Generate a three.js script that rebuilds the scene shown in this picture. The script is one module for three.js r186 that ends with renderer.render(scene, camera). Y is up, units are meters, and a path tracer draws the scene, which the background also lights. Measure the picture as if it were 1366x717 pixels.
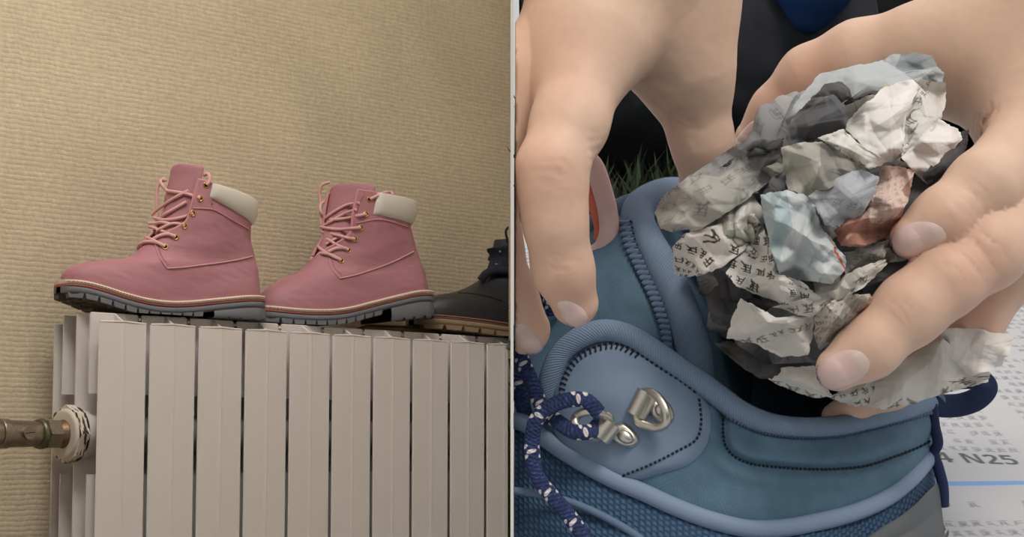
import * as THREE from 'three';
import { mergeGeometries, mergeVertices } from 'three/addons/utils/BufferGeometryUtils.js';
import { RoundedBoxGeometry } from 'three/addons/geometries/RoundedBoxGeometry.js';
import { ImprovedNoise } from 'three/addons/math/ImprovedNoise.js';
import { RectAreaLightUniformsLib } from 'three/addons/lights/RectAreaLightUniformsLib.js';

// ---------------------------------------------------------------- camera, sky, lights, exposure
const scene = new THREE.Scene();
const FOCAL = 2500, CX = 683, CY = 358.5, EYE = 0.57, PITCH = 0.0975;
const camera = new THREE.PerspectiveCamera(2 * Math.atan(CY / FOCAL) * 180 / Math.PI, 1366 / 717, 0.05, 60);
camera.position.set(0, EYE, 0);
camera.rotation.x = PITCH;
scene.add(camera);
camera.updateMatrixWorld(true);

const renderer = new THREE.WebGLRenderer({ antialias: true });
renderer.toneMapping = THREE.LinearToneMapping;
renderer.toneMappingExposure = 0.86;
renderer.shadowMap.enabled = true;
renderer.shadowMap.type = THREE.PCFSoftShadowMap;
RectAreaLightUniformsLib.init();

const noise = new ImprovedNoise();
function rng(seed) { let s = seed >>> 0; return () => { s = (s + 0x6d2b79f5) | 0; let t = Math.imul(s ^ (s >>> 15), 1 | s); t = (t + Math.imul(t ^ (t >>> 7), 61 | t)) ^ t; return ((t ^ (t >>> 14)) >>> 0) / 4294967296; }; }

// overcast sky: brighter towards the zenith, soft cloud banks
{
  const w = 256, h = 128, data = new Float32Array(w * h * 4);
  for (let j = 0; j < h; j++) for (let i = 0; i < w; i++) {
    const el = ((j + 0.5) / h - 0.5) * Math.PI, az = (i / w) * 2 * Math.PI;
    const x = Math.cos(el) * Math.cos(az), y = Math.sin(el), z = Math.cos(el) * Math.sin(az);
    const up = Math.max(0, y), cloud = 0.06 * noise.noise(x * 2.2 + 5, y * 3, z * 2.2) + 0.03 * noise.noise(x * 6, y * 8, z * 6 + 3);
    const l = y > -0.02 ? 0.34 + 1.05 * up + cloud : 0.12, o = (j * w + i) * 4;
    data[o] = l * 1.0; data[o + 1] = l * 0.995; data[o + 2] = l * 0.99; data[o + 3] = 1;
  }
  const sky = new THREE.DataTexture(data, w, h, THREE.RGBAFormat, THREE.FloatType);
  sky.mapping = THREE.EquirectangularReflectionMapping; sky.magFilter = THREE.LinearFilter; sky.minFilter = THREE.LinearFilter; sky.wrapS = THREE.RepeatWrapping; sky.needsUpdate = true;
  scene.background = sky; scene.backgroundIntensity = 1.14;
  scene.environment = sky; scene.environmentIntensity = 1.14;
}
// a pale sun behind thin cloud gives the outdoor half its soft modelling
const sun = new THREE.DirectionalLight(0xfff4e6, 1.5);
sun.position.set(0.9, 2.6, 1.1); sun.target.position.set(0.1, EYE, -0.5);
sun.castShadow = true; sun.shadow.radius = 30; sun.shadow.mapSize.set(2048, 2048);
Object.assign(sun.shadow.camera, { left: -2.5, right: 2.5, top: 2.5, bottom: -2.5, near: 0.1, far: 8 });
scene.add(sun, sun.target);
// the room's ceiling panel (its light; the glowing fitting is built with the room)
const LAMP = { x: -0.3, y: 2.26, z: -1.3, w: 0.5, h: 0.5 };
const panelLight = new THREE.RectAreaLight(0xfff9f0, 30, LAMP.w, LAMP.h);
panelLight.position.set(LAMP.x, LAMP.y - 0.03, LAMP.z); panelLight.rotation.x = -Math.PI / 2;
scene.add(panelLight);

// ---------------------------------------------------------------- helpers
const V = (x, y, z) => new THREE.Vector3(x, y, z);
const CAMW = camera.matrixWorld;
const at = (px, py, d) => V((px - CX) / FOCAL * d, -(py - CY) / FOCAL * d, -d).applyMatrix4(CAMW);       // a measured pixel at a depth -> metres
const sight = (px, py) => at(px, py, 1).sub(camera.position).normalize();
const backOf = V(0, 0, -1).transformDirection(CAMW);                                                    // away from the viewer
const names = {};
function numbered(n) { const k = names[n] = (names[n] ?? -1) + 1; return k ? n + '_' + String(k).padStart(3, '0') : n; }
function mesh(name, geo, mat, parent, label) {
  const m = new THREE.Mesh(geo, mat); m.name = parent === scene ? numbered(name) : name; m.castShadow = m.receiveShadow = true; parent.add(m);
  if (label) m.userData.label = label;
  return m;
}
function tag(o, label, category, group) { o.userData.label = label; o.userData.category = category; if (group) o.userData.group = group; return o; }
function struct(name, geo, mat) { const m = mesh(name, geo, mat, scene); m.userData.kind = 'structure'; return m; }
function thing(name, label, category, pos = V(0, 0, 0), group) {
  const g = new THREE.Group(); g.name = numbered(name); g.position.copy(pos); scene.add(g); tag(g, label, category, group); return g;
}
// geometry built in world metres, re-expressed in the parent's own axes
function local(geo, parent) { parent.updateWorldMatrix(true, false); return geo.applyMatrix4(parent.matrixWorld.clone().invert()); }
function fromGrid(nu, nv, fn, closeU = false) {              // fn(i/nu, j/nv) -> Vector3
  const pos = [], uv = [], idx = [], nU = nu + 1;
  for (let j = 0; j <= nv; j++) for (let i = 0; i <= nu; i++) { const p = fn(closeU && i === nu ? 0 : i / nu, j / nv); pos.push(p.x, p.y, p.z); uv.push(p.u ?? i / nu, p.v ?? j / nv); }
  for (let j = 0; j < nv; j++) for (let i = 0; i < nu; i++) { const a = j * nU + i, b = a + 1, c = a + nU, d = c + 1; idx.push(a, b, c, b, d, c); }
  const g = new THREE.BufferGeometry();
  g.setAttribute('position', new THREE.Float32BufferAttribute(pos, 3)); g.setAttribute('uv', new THREE.Float32BufferAttribute(uv, 2)); g.setIndex(idx); g.computeVertexNormals();
  if (closeU) { const n = g.attributes.normal; for (let j = 0; j <= nv; j++) { const a = j * nU, b = a + nu; const x = n.getX(a) + n.getX(b), y = n.getY(a) + n.getY(b), z = n.getZ(a) + n.getZ(b), l = Math.hypot(x, y, z) || 1; n.setXYZ(a, x / l, y / l, z / l); n.setXYZ(b, x / l, y / l, z / l); } }
  return g;
}
// uv in metres measured along the surface itself: arc length down each column, and along the middle row
function surfaceUV(g, nu, nv, polar = false) {
  const P = g.attributes.position, U = g.attributes.uv, N = nu + 1, a = V(), b = V(), at2 = (i, j, t) => t.fromBufferAttribute(P, j * N + i);
  const mid = Math.round(nv / 2), along = [0]; for (let i = 1; i <= nu; i++) along.push(along[i - 1] + at2(i - 1, mid, a).distanceTo(at2(i, mid, b)));
  for (let i = 0; i <= nu; i++) { let d = 0; for (let j = 0; j <= nv; j++) { if (j) d += at2(i, j - 1, a).distanceTo(at2(i, j, b)); if (polar) { const q = i / nu * 6.28319; U.setXY(j * N + i, d * Math.cos(q), d * Math.sin(q)); } else U.setXY(j * N + i, along[i], d); } }
  return g;
}
const spline = (pts, closed = false) => new THREE.CatmullRomCurve3(pts, closed, 'centripetal');
// sweep an oval along points; ry is the half size along `flat` (a direction), rx the other one
function sweep(pts, rx, ry, { n = 0, m = 12, flat = backOf, closed = false, taper, caps = true, pow = 1 } = {}) {
  const c = spline(pts, closed), L = c.getLength(); n = n || Math.max(12, Math.round(L / 0.0016));
  const rows = []; for (let i = 0; i <= n; i++) rows.push({ p: c.getPointAt(i / n), t: c.getTangentAt(i / n) });
  const ring = (k, a) => {
    const { p, t } = rows[k], f = typeof flat === 'function' ? flat(k / n) : flat;
    const side = V().crossVectors(t, f).normalize(), nn = V().crossVectors(side, t).normalize();
    let s = taper ? taper(k / n) : 1; const cs = Math.cos(a), sn = Math.sin(a);
    const q = (v) => Math.sign(v) * Math.pow(Math.abs(v), pow);
    const r = p.clone().addScaledVector(side, q(cs) * rx * s).addScaledVector(nn, q(sn) * ry * s);
    r.u = a / (2 * Math.PI) * 2 * (rx + ry); r.v = k / n * L; return r;
  };
  const g = fromGrid(m, n, (u, v) => { const r = ring(Math.round(v * n), u * 2 * Math.PI); if (u === 0) r.u = 0; return r; }, true);
  if (closed || !caps) return g;
  const parts = [g.toNonIndexed()];
  for (const [k, flip] of [[0, 1], [n, 0]]) {
    const pos = [], uv = [];
    for (let i = 0; i < m; i++) { const a = ring(k, i / m * 6.28319), b = ring(k, (i + 1) / m * 6.28319), o = rows[k].p; for (const q of flip ? [o, a, b] : [o, b, a]) { pos.push(q.x, q.y, q.z); uv.push(0, 0); } }
    const h = new THREE.BufferGeometry(); h.setAttribute('position', new THREE.Float32BufferAttribute(pos, 3)); h.setAttribute('uv', new THREE.Float32BufferAttribute(uv, 2)); h.computeVertexNormals(); parts.push(h);
  }
  return mergeGeometries(parts);
}
function clipPlane(geo, axis, limit, keepBelow) {             // cut a geometry at a wall
  const g = geo.index ? geo.toNonIndexed() : geo, P = g.attributes.position, N = g.attributes.normal, U = g.attributes.uv, pos = [], nor = [], uv = [];
  const read = (i) => [P.getX(i), P.getY(i), P.getZ(i), N.getX(i), N.getY(i), N.getZ(i), U ? U.getX(i) : 0, U ? U.getY(i) : 0];
  const inside = (v) => keepBelow ? v[axis] <= limit : v[axis] >= limit;
  for (let i = 0; i < P.count; i += 3) {
    const tri = [read(i), read(i + 1), read(i + 2)]; const out = [];
    for (let k = 0; k < 3; k++) {
      const a = tri[k], b = tri[(k + 1) % 3], ia = inside(a), ib = inside(b);
      if (ia) out.push(a);
      if (ia !== ib) { const t = (limit - a[axis]) / (b[axis] - a[axis]); out.push(a.map((x, j) => x + (b[j] - x) * t)); }
    }
    for (let k = 1; k + 1 < out.length; k++) for (const v of [out[0], out[k], out[k + 1]]) { pos.push(v[0], v[1], v[2]); nor.push(v[3], v[4], v[5]); uv.push(v[6], v[7]); }
  }
  const r = new THREE.BufferGeometry(); r.setAttribute('position', new THREE.Float32BufferAttribute(pos, 3)); r.setAttribute('normal', new THREE.Float32BufferAttribute(nor, 3)); r.setAttribute('uv', new THREE.Float32BufferAttribute(uv, 2)); return r;
}
// straight prism over a plan outline [[x, z]...], from y0 to y1
function prism(plan, y0, y1) {
  const s = new THREE.Shape(plan.map(([x, z]) => new THREE.Vector2(x, -z)));
  const g = new THREE.ExtrudeGeometry(s, { depth: y1 - y0, bevelEnabled: false }); g.rotateX(-Math.PI / 2); g.translate(0, y0, 0); return g;
}
// textures
function canvasTex(w, h, draw, srgb = true, repeat) {
  const c = document.createElement('canvas'); c.width = w; c.height = h; draw(c.getContext('2d'), w, h);
  const t = new THREE.CanvasTexture(c); if (srgb) t.colorSpace = THREE.SRGBColorSpace; t.wrapS = t.wrapT = THREE.RepeatWrapping; t.magFilter = THREE.LinearFilter; if (repeat) t.repeat.set(...repeat); return t;
}
function fieldTex(w, h, fn, srgb = false) {                    // fn(i, j) -> grey 0..1 or [r, g, b]
  const d = new Uint8Array(w * h * 4);
  for (let j = 0; j < h; j++) for (let i = 0; i < w; i++) { const v = fn(i, j), o = (j * w + i) * 4; for (let c = 0; c < 3; c++) d[o + c] = 255 * Math.min(1, Math.max(0, Array.isArray(v) ? v[c] : v)); d[o + 3] = 255; }
  const t = new THREE.DataTexture(d, w, h); if (srgb) t.colorSpace = THREE.SRGBColorSpace; t.wrapS = t.wrapT = THREE.RepeatWrapping; t.magFilter = THREE.LinearFilter; t.needsUpdate = true; return t;
}
const std = (o) => new THREE.MeshStandardMaterial({ side: THREE.DoubleSide, ...o });
const phys = (o) => new THREE.MeshPhysicalMaterial({ side: THREE.DoubleSide, ...o });
const lerp = (a, b, t) => a + (b - a) * t, clamp = (x, a = 0, b = 1) => Math.min(b, Math.max(a, x)), smooth = (a, b, x) => { const t = clamp((x - a) / (b - a)); return t * t * (3 - 2 * t); };
function polyline(pts, t) {                                    // Catmull-Rom through arrays of numbers, t in 0..1
  const n = pts.length - 1, x = clamp(t) * n, i = Math.min(n - 1, Math.floor(x)), f = x - i, q = (k) => pts[clamp(k, 0, n)];
  const a = q(i - 1), b = q(i), c = q(i + 1), d = q(i + 2);
  return b.map((_, k) => 0.5 * (2 * b[k] + (c[k] - a[k]) * f + (2 * a[k] - 5 * b[k] + 4 * c[k] - d[k]) * f * f + (3 * b[k] - a[k] - 3 * c[k] + d[k]) * f * f * f));
}
// a raised panel over a surface: outline in pixels round a centre, each point found where that line of sight meets the surface, lifted along its normal
function patch(outline, hit, lift, rings = 14, sectors = 72, smoothEdge = true) {
  const c = outline.reduce((s, p) => [s[0] + p[0] / outline.length, s[1] + p[1] / outline.length], [0, 0]);
  const closed = spline(outline.map((p) => V(p[0], p[1], 0)), true), edge = [];
  for (let k = 0; k < sectors; k++) { if (smoothEdge) { const e = closed.getPoint(k / sectors); edge.push([e.x, e.y]); } else { const x = k / sectors * outline.length, i = Math.floor(x), f = x - i, a = outline[i], b = outline[(i + 1) % outline.length]; edge.push([lerp(a[0], b[0], f), lerp(a[1], b[1], f)]); } }
  return fromGrid(sectors, rings, (u, v) => {
    const k = Math.round(u * sectors) % sectors, e = edge[k], r = v, h = hit(lerp(c[0], e[0], r), lerp(c[1], e[1], r));
    const p = h.p.clone().addScaledVector(h.n, lift(r, u));
    p.u = 0.5 + 0.5 * r * Math.cos(u * 6.28319); p.v = 0.5 + 0.5 * r * Math.sin(u * 6.28319); return p;
  }, true);
}
// where a line of sight meets a built mesh (nearest point kept when it slips past the edge)
function hitter(geos) {
  const rc = new THREE.Raycaster(), ms = geos.map((g) => { const m = new THREE.Mesh(g, new THREE.MeshBasicMaterial({ side: THREE.DoubleSide })); m.updateMatrixWorld(true); return m; });
  let last = null;
  return (px, py, only) => {
    rc.set(camera.position, sight(px, py)); const h = rc.intersectObjects(ms)[0];
    if (!h && only) return null;
    if (!h) { if (!last) throw new Error('no surface at ' + px + ' ' + py); return last; }
    const g = h.object.geometry, n = g.attributes.normal, b = h.barycoord ?? V(1 / 3, 1 / 3, 1 / 3), f = h.face;
    const nn = V(0, 0, 0).addScaledVector(V().fromBufferAttribute(n, f.a), b.x).addScaledVector(V().fromBufferAttribute(n, f.b), b.y).addScaledVector(V().fromBufferAttribute(n, f.c), b.z).normalize();
    if (nn.dot(rc.ray.direction) > 0) nn.negate();
    return (last = { p: h.point.clone(), n: nn });
  };
}
// ---------------------------------------------------------------- the room on the left
const R0 = V(-0.4816, EYE + 0.15146, -2.1854), YAW = 0.80953;                       // top left front corner of the radiator; its turn
const along = V(Math.cos(YAW), 0, -Math.sin(YAW)), toward = V(Math.sin(YAW), 0, Math.cos(YAW));
const rp = (x, y, z) => R0.clone().addScaledVector(along, x).addScaledVector(V(0, 1, 0), y).addScaledVector(toward, z);
const WALL_T = 0.15;                                                               // wall behind the radiator's front face
const wallpaper = (() => {
  const W = 1024, H = 1024, size = 0.62;                                          // metres per tile
  const rows = 100, r = rng(5), strands = 90;
  const jit = Array.from({ length: rows }, () => r()), hgt = new Float32Array(W * H);
  for (let j = 0; j < H; j++) for (let i = 0; i < W; i++) {
    const u = i / W, v = j / H, cu = Math.cos(u * 6.283) * 2, su = Math.sin(u * 6.283) * 2, cv = Math.cos(v * 6.283) * 2, sv = Math.sin(v * 6.283) * 2;
    const wob = 0.15 * noise.noise(cu * 2 + 9, su * 2, v * 8) + 0.16 * noise.noise(u * 60, v * 30, 2);
    const y = v * rows + wob, row = ((Math.floor(y) % rows) + rows) % rows, f = y - Math.floor(y);
    const x = u * strands + (row % 2) * 0.5 + jit[row] * 0.6 + 0.5 * noise.noise(u * 30, row * 3.1, 7);
    const thread = Math.pow(Math.abs(Math.sin(Math.PI * f)), 0.7), knot = 0.75 + 0.25 * Math.sin(2 * Math.PI * x + row * 2.4);
    const lump = 0.5 + 0.5 * noise.noise(u * 40, v * 46, 4) * 1.4;
    hgt[j * W + i] = 0.1 + 0.62 * thread * knot * (0.55 + 0.45 * lump) + 0.1 * noise.noise(u * 180, v * 180, 1) + 0.1 * noise.noise(cu + cv, su + sv, 3);
  }
  const bump = fieldTex(W, H, (i, j) => hgt[j * W + i]);
  const color = fieldTex(W, H, (i, j) => { const u = i / W, v = j / H, m = 1 + 0.05 * noise.noise(u * 5, v * 5, 3) + 0.05 * noise.noise(u * 90, v * 60, 8); return [0.81 * m, 0.758 * m, 0.665 * m]; }, true);
  for (const t of [bump, color]) t.repeat.set(1 / size, 1 / size);
  return std({ map: color, bumpMap: bump, bumpScale: 0.0011, roughness: 0.82 });
})();
{
  const wl = (x, t) => { const p = rp(x, 0, -t); return [p.x, p.z]; };
  const xEnd = (t) => -(rp(0, 0, -t).x) / along.x;                                 // where that line meets the partition
  // wall behind the radiator, with uv in metres
  const w0 = wl(-1.75, WALL_T), w1 = wl(xEnd(WALL_T), WALL_T), w2 = wl(xEnd(WALL_T + 0.1), WALL_T + 0.1), w3 = wl(-1.75, WALL_T + 0.1);
  const g = prism([w0, w1, w2, w3], 0, 2.3), P = g.attributes.position, uv = [];
  for (let i = 0; i < P.count; i++) { const d = V(P.getX(i), P.getY(i), P.getZ(i)).sub(R0); uv.push(d.dot(along), d.y); }
  g.setAttribute('uv', new THREE.Float32BufferAttribute(uv, 2));
  struct('wall_back', g, wallpaper);
  const plain = std({ color: 0xb9ab92, roughness: 0.9 });
  const lx = w0[0], lz = w0[1];
  struct('wall_left', prism([[lx - 0.1, lz - 0.1], [lx, lz], [lx, 0.9], [lx - 0.1, 0.9]], 0, 2.3), plain);
  struct('wall_front', prism([[lx - 0.1, 0.9], [-0.55, 0.9], [-0.55, 1.0], [lx - 0.1, 1.0]], 0, 2.3), plain);
  const room = [[lx - 0.1, w3[1] + 0.02], [w3[0], w3[1]], [0, w2[1]], [0, 0.9], [lx - 0.1, 0.9]];
  struct('floor', prism(room, -0.1, 0), std({ color: 0x6a6058, roughness: 0.7 }));
  struct('ceiling', prism(room, 2.3, 2.4), std({ color: 0xd9d2c4, roughness: 0.9 }));
  // thin partition between the two places, standing edge-on to the viewer and thickening towards the wall
  const zf = -0.34, zb = w2[1], th = (z) => 2.0 / FOCAL * -z;
  struct('wall_partition', prism([[-th(zf), zf], [th(zf), zf], [th(zb), zb], [-th(zb), zb]], 0, 2.3), std({ color: 0xf6f5f1, roughness: 0.6 }));
  // ceiling panel lamp
  const lamp = thing('ceiling_lamp', 'flat square ceiling lamp with a warm glowing diffuser', 'lamp', V(LAMP.x, LAMP.y, LAMP.z));
  mesh('housing', new RoundedBoxGeometry(LAMP.w + 0.04, 0.04, LAMP.h + 0.04, 2, 0.008).translate(0, 0.02, 0), std({ color: 0xe8e6e0, roughness: 0.5 }), lamp);
  mesh('diffuser', new THREE.BoxGeometry(LAMP.w, 0.012, LAMP.h).translate(0, -0.006, 0), std({ color: 0xfff2dd, emissive: 0xfff4e6, emissiveIntensity: 1.2 }), lamp);
}

// ---------------------------------------------------------------- radiator
const paint = phys({ color: 0xdfdad9, roughness: 0.42, clearcoat: 0.15, clearcoatRoughness: 0.4 });
const PITCHX = 0.072, BOTTOM = -(EYE + 0.15146) + 0.12;
const radiator = thing('radiator', 'cream white aluminium panel radiator of upright sections below the shoes', 'radiator', R0.clone());
radiator.rotation.y = YAW;
{
  // a vertical plate from outline [[x, z]...] in plan with a top line y(x)
  const plate = (plan, y0, yTop) => { const g = prism(plan, 0, 1), P = g.attributes.position; for (let i = 0; i < P.count; i++) P.setY(i, P.getY(i) > 0.5 ? yTop(P.getX(i)) : y0); g.computeVertexNormals(); return g; };
  const W = 0.0668, m = W / 2, FB = -0.0835, FC = -0.178;                           // fins break between these heights round the header pipe
  const frontPlan = [[0.0006, -0.0035], [0, -0.0022], [0.0012, -0.0006], [m - 0.0008, -0.0002], [m, 0.0007], [m + 0.0008, -0.0002], [W - 0.0012, -0.0006], [W, -0.0022], [W - 0.0006, -0.0035], [m, 0.0002]];
  const front = plate(frontPlan, BOTTOM, (x) => 0.0014 * (1 - Math.abs(x - m) / m));
  const flat = (z, x0 = 0, x1 = W, bow = 0.0015) => [[x0, z], [m, z + bow], [x1, z], [x1, z - 0.0022], [m, z + bow - 0.0022], [x0, z - 0.0022]];
  const web = (z0, z1, y0, ya, yb) => { const g = prism([[m - 0.0014, z0], [m + 0.0014, z0], [m + 0.0014, z1], [m - 0.0014, z1]], 0, 1), P = g.attributes.position; for (let i = 0; i < P.count; i++) P.setY(i, P.getY(i) > 0.5 ? lerp(ya, yb, (P.getZ(i) - z0) / (z1 - z0)) : y0); g.computeVertexNormals(); return g; };
  const TOPA = 0.0112, TOPB = 0.0122, TOPC = 0.0112, TOPD = 0.0015;
  const fin = [];
  for (const [z, top] of [[-0.0195, TOPA], [-0.075, TOPC]]) { fin.push(plate(flat(z), FB, () => top), plate(flat(z), BOTTOM + 0.03, () => FC)); }
  
  const mid = plate(flat(-0.047), BOTTOM, () => TOPB), back = plate(flat(-0.094), BOTTOM, () => TOPD);
  const ribs = mergeGeometries([web(-0.0005, -0.0195, BOTTOM, 0.0012, TOPA), web(-0.0195, -0.047, BOTTOM, TOPA - 0.002, TOPB - 0.002), web(-0.047, -0.075, BOTTOM, TOPB - 0.002, TOPC - 0.002), web(-0.075, -0.094, BOTTOM, TOPC - 0.001, TOPD)]);
  const header = [-0.131, BOTTOM + 0.05].map((y) => new THREE.CylinderGeometry(0.0235, 0.0235, PITCHX, 28).rotateZ(Math.PI / 2).translate(m + 0.0025, y, -0.047));
  // painted edges are rounded: a bead along every top edge
  const bead = (pts) => { const parts = []; for (let i = 1; i < pts.length; i++) parts.push(new THREE.TubeGeometry(new THREE.LineCurve3(V(...pts[i - 1]), V(...pts[i])), 1, 0.0013, 8)); return mergeGeometries(parts.map((g) => g)); };
  const beadFront = bead([[0.001, 0.0002, -0.0016], [m, 0.0016, -0.0004], [W - 0.001, 0.0002, -0.0016]]), beadFin = bead([[0.001, TOPA, -0.0207], [m, TOPA, -0.0192], [W - 0.001, TOPA, -0.0207]]), beadMid = bead([[0.001, TOPB, -0.0482], [m, TOPB, -0.0467], [W - 0.001, TOPB, -0.0482]]), beadWeb = bead([[m, 0.0012, -0.001], [m, TOPA, -0.0192]]);
  const stud = new THREE.SphereGeometry(0.0021, 10, 8).translate(W + 0.0022, TOPA - 0.0042, -0.0195);
  for (let k = 0; k < 10; k++) {
    const s = new THREE.Group(); s.name = 'section'; s.position.x = k * PITCHX + 0.0003; radiator.add(s);
    const cut = (g) => { const x1 = R0.x + (s.position.x + W) * along.x; if (x1 < -0.006) return g; s.updateWorldMatrix(true, false); const h = g.clone().applyMatrix4(s.matrixWorld); return clipPlane(h, 0, -0.006, true).applyMatrix4(s.matrixWorld.clone().invert()); };
    for (const [n, g] of [['front_panel', front], ...fin.map((g) => ['fin', g]), ['fin', mid], ['back_panel', back], ['web', ribs], ['header_pipe', header[0]], ['header_pipe', header[1]], ['stud', stud], ['rim', beadFront], ['rim', beadFin], ['rim', beadMid], ['rim', beadWeb]]) { const h = cut(g); if (h.attributes.position.count) mesh(n, h, paint, s); }
  }
}
// valve and pipe at the radiator's end
{
  const y = -0.131, z = -0.047, v = thing('radiator_valve', 'tarnished metal pipe valve with a chipped white bushing at the radiator end', 'valve', rp(-0.003, y, z));
  v.rotation.y = YAW;
  const tarnish = fieldTex(256, 256, (i, j) => { const n = 0.5 + 0.5 * noise.noise(i / 22, j / 22, 2) + 0.25 * noise.noise(i / 6, j / 6, 5); return [0.50 + 0.16 * n, 0.465 + 0.15 * n, 0.42 + 0.14 * n]; }, true);
  const metal = std({ map: tarnish, metalness: 0.85, roughness: 0.38 });
  const dark = std({ color: 0x2e302c, roughness: 0.5, metalness: 0.5 });
  const facet = (g) => { const h = g.toNonIndexed(); h.computeVertexNormals(); return h; };
  const cyl = (x0, x1, r0, r1 = r0, seg = 40) => new THREE.CylinderGeometry(r1, r0, x1 - x0, seg).rotateZ(-Math.PI / 2).translate((x0 + x1) / 2, 0, 0);
  const lathe = (prof, seg = 48) => new THREE.LatheGeometry(prof.map(([x, r]) => new THREE.Vector2(r, x)), seg).rotateZ(-Math.PI / 2).scale(1, 1, 1);
  // chipped paint on the bushing: patches where the white is gone
  const chips = fieldTex(256, 128, (i, j) => { const n = noise.noise(i / 24, j / 44, 9) + 0.4 * noise.noise(i / 8, j / 14, 4); return n > 0.2 ? [0.2, 0.19, 0.17] : n > 0.14 ? [0.55, 0.47, 0.38] : [0.84, 0.81, 0.77]; }, true);
  const bush = phys({ color: 0xd2cbc2, roughness: 0.45, clearcoat: 0.2 }), chipped = std({ map: chips, roughness: 0.5 });
  mesh('bushing_face', lathe([[-0.0135, 0.0], [-0.0135, 0.0255], [-0.0125, 0.0285], [-0.009, 0.031]]), bush, v);
  mesh('bushing_hexagon', facet(new THREE.CylinderGeometry(0.0345, 0.0345, 0.012, 8)).rotateZ(-Math.PI / 2).translate(-0.0042, 0, 0), chipped, v);
  mesh('gasket', cyl(0.0004, 0.0030, 0.0325), dark, v);
  mesh('boss', cyl(0.0005, 0.020, 0.0315, 0.026).translate(0, y, z), paint, radiator);
  mesh('collar', lathe([[-0.0215, 0.0125], [-0.020, 0.0145], [-0.0145, 0.0155], [-0.0135, 0.017]]), std({ map: tarnish, color: 0xd8b9a2, metalness: 0.6, roughness: 0.45 }), v);
  mesh('hex_nut', facet(new THREE.CylinderGeometry(0.0184, 0.0184, 0.017, 6)).rotateX(0).rotateZ(-Math.PI / 2).translate(-0.0305, 0, 0), metal, v);
  mesh('nut_ring', lathe([[-0.0475, 0.013], [-0.0475, 0.0168], [-0.044, 0.0178], [-0.0405, 0.0178], [-0.039, 0.016]]), std({ map: tarnish, color: 0xb9c4b4, metalness: 0.8, roughness: 0.4 }), v);
  mesh('valve_body', lathe([[-0.099, 0.0], [-0.099, 0.0165], [-0.097, 0.0175], [-0.088, 0.0172], [-0.085, 0.0158], [-0.06, 0.0152], [-0.0475, 0.0145]]), metal, v);
  mesh('pipe', cyl(-0.42, -0.098, 0.0155), metal, v);
  const sc = mesh('screw', new THREE.CylinderGeometry(0.0075, 0.0078, 0.006, 28).rotateX(Math.PI / 2).translate(-0.069, 0.001, 0.0165), metal, v);
  mesh('screw_slot', new THREE.BoxGeometry(0.012, 0.0009, 0.001).rotateZ(0.1).translate(-0.069, 0.001, 0.0196), dark, sc);
}
// ---------------------------------------------------------------- boots on the radiator
function hexa(c, mat) {                                                              // eight corners: four below, four above, turning the same way
  const f = [[0, 1, 2, 3], [7, 6, 5, 4], [0, 4, 5, 1], [1, 5, 6, 2], [2, 6, 7, 3], [3, 7, 4, 0]], pos = [], uv = [];
  for (const q of f) for (const k of [0, 2, 1, 0, 3, 2]) { const p = c[q[k]]; pos.push(p.x, p.y, p.z); uv.push(p.x, p.z); }
  const g = new THREE.BufferGeometry(); g.setAttribute('position', new THREE.Float32BufferAttribute(pos, 3)); g.setAttribute('uv', new THREE.Float32BufferAttribute(uv, 2)); g.computeVertexNormals(); return g;
}
const FOOT = [[0, 0], [0.008, 0.34], [0.03, 0.55], [0.08, 0.75], [0.16, 0.91], [0.27, 1], [0.4, 0.96], [0.55, 0.86], [0.7, 0.78], [0.85, 0.77], [0.93, 0.68], [0.975, 0.5], [0.993, 0.3], [1, 0]];
function footWidth(s) { for (let i = 1; i < FOOT.length; i++) if (s <= FOOT[i][0]) { const [a, b] = FOOT[i - 1], [c, d] = FOOT[i]; return lerp(b, d, (s - a) / (c - a)); } return 0; }
const leatherGrain = fieldTex(256, 256, (i, j) => 0.5 + 0.3 * noise.noise(i / 5, j / 5, 1) + 0.25 * noise.noise(i / 2.3, j / 2.3, 6));
const pinkHue = fieldTex(256, 256, (i, j) => { const m = 1 + 0.05 * noise.noise(i / 40, j / 40, 3) + 0.03 * noise.noise(i / 6, j / 6, 8); return [0.69 * m, 0.48 * m, 0.53 * m]; }, true);
leatherGrain.repeat.set(9, 9);
const pinkLeather = std({ map: pinkHue, bumpMap: leatherGrain, bumpScale: 0.00012, roughness: 0.62 });
const pinkEdge = std({ color: 0xc98a92, roughness: 0.7 }), lacePink = std({ color: 0xdcaeb0, roughness: 0.85 });
const collarWhite = phys({ color: 0xdcd8d2, roughness: 0.55, clearcoat: 0.1 }), brass = std({ color: 0xd0ab62, metalness: 1, roughness: 0.3 }), holeDark = std({ color: 0x14100f, roughness: 0.9 });
const creamWelt = std({ color: 0xdcc9bb, roughness: 0.75 }), rustLine = std({ color: 0xa4605a, roughness: 0.7 }), soleGrey = std({ color: 0x6d7079, roughness: 0.75 });
const dirt = fieldTex(256, 256, (i, j) => { const n = 0.5 + 0.5 * noise.noise(i / 18, j / 18, 2) + 0.3 * noise.noise(i / 5, j / 5, 4); return [0.25 + 0.14 * n, 0.225 + 0.12 * n, 0.2 + 0.09 * n]; }, true);
dirt.repeat.set(12, 12);
const tread = std({ map: dirt, roughness: 0.9 }), liner = std({ color: 0x6b444a, roughness: 0.95 });

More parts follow.
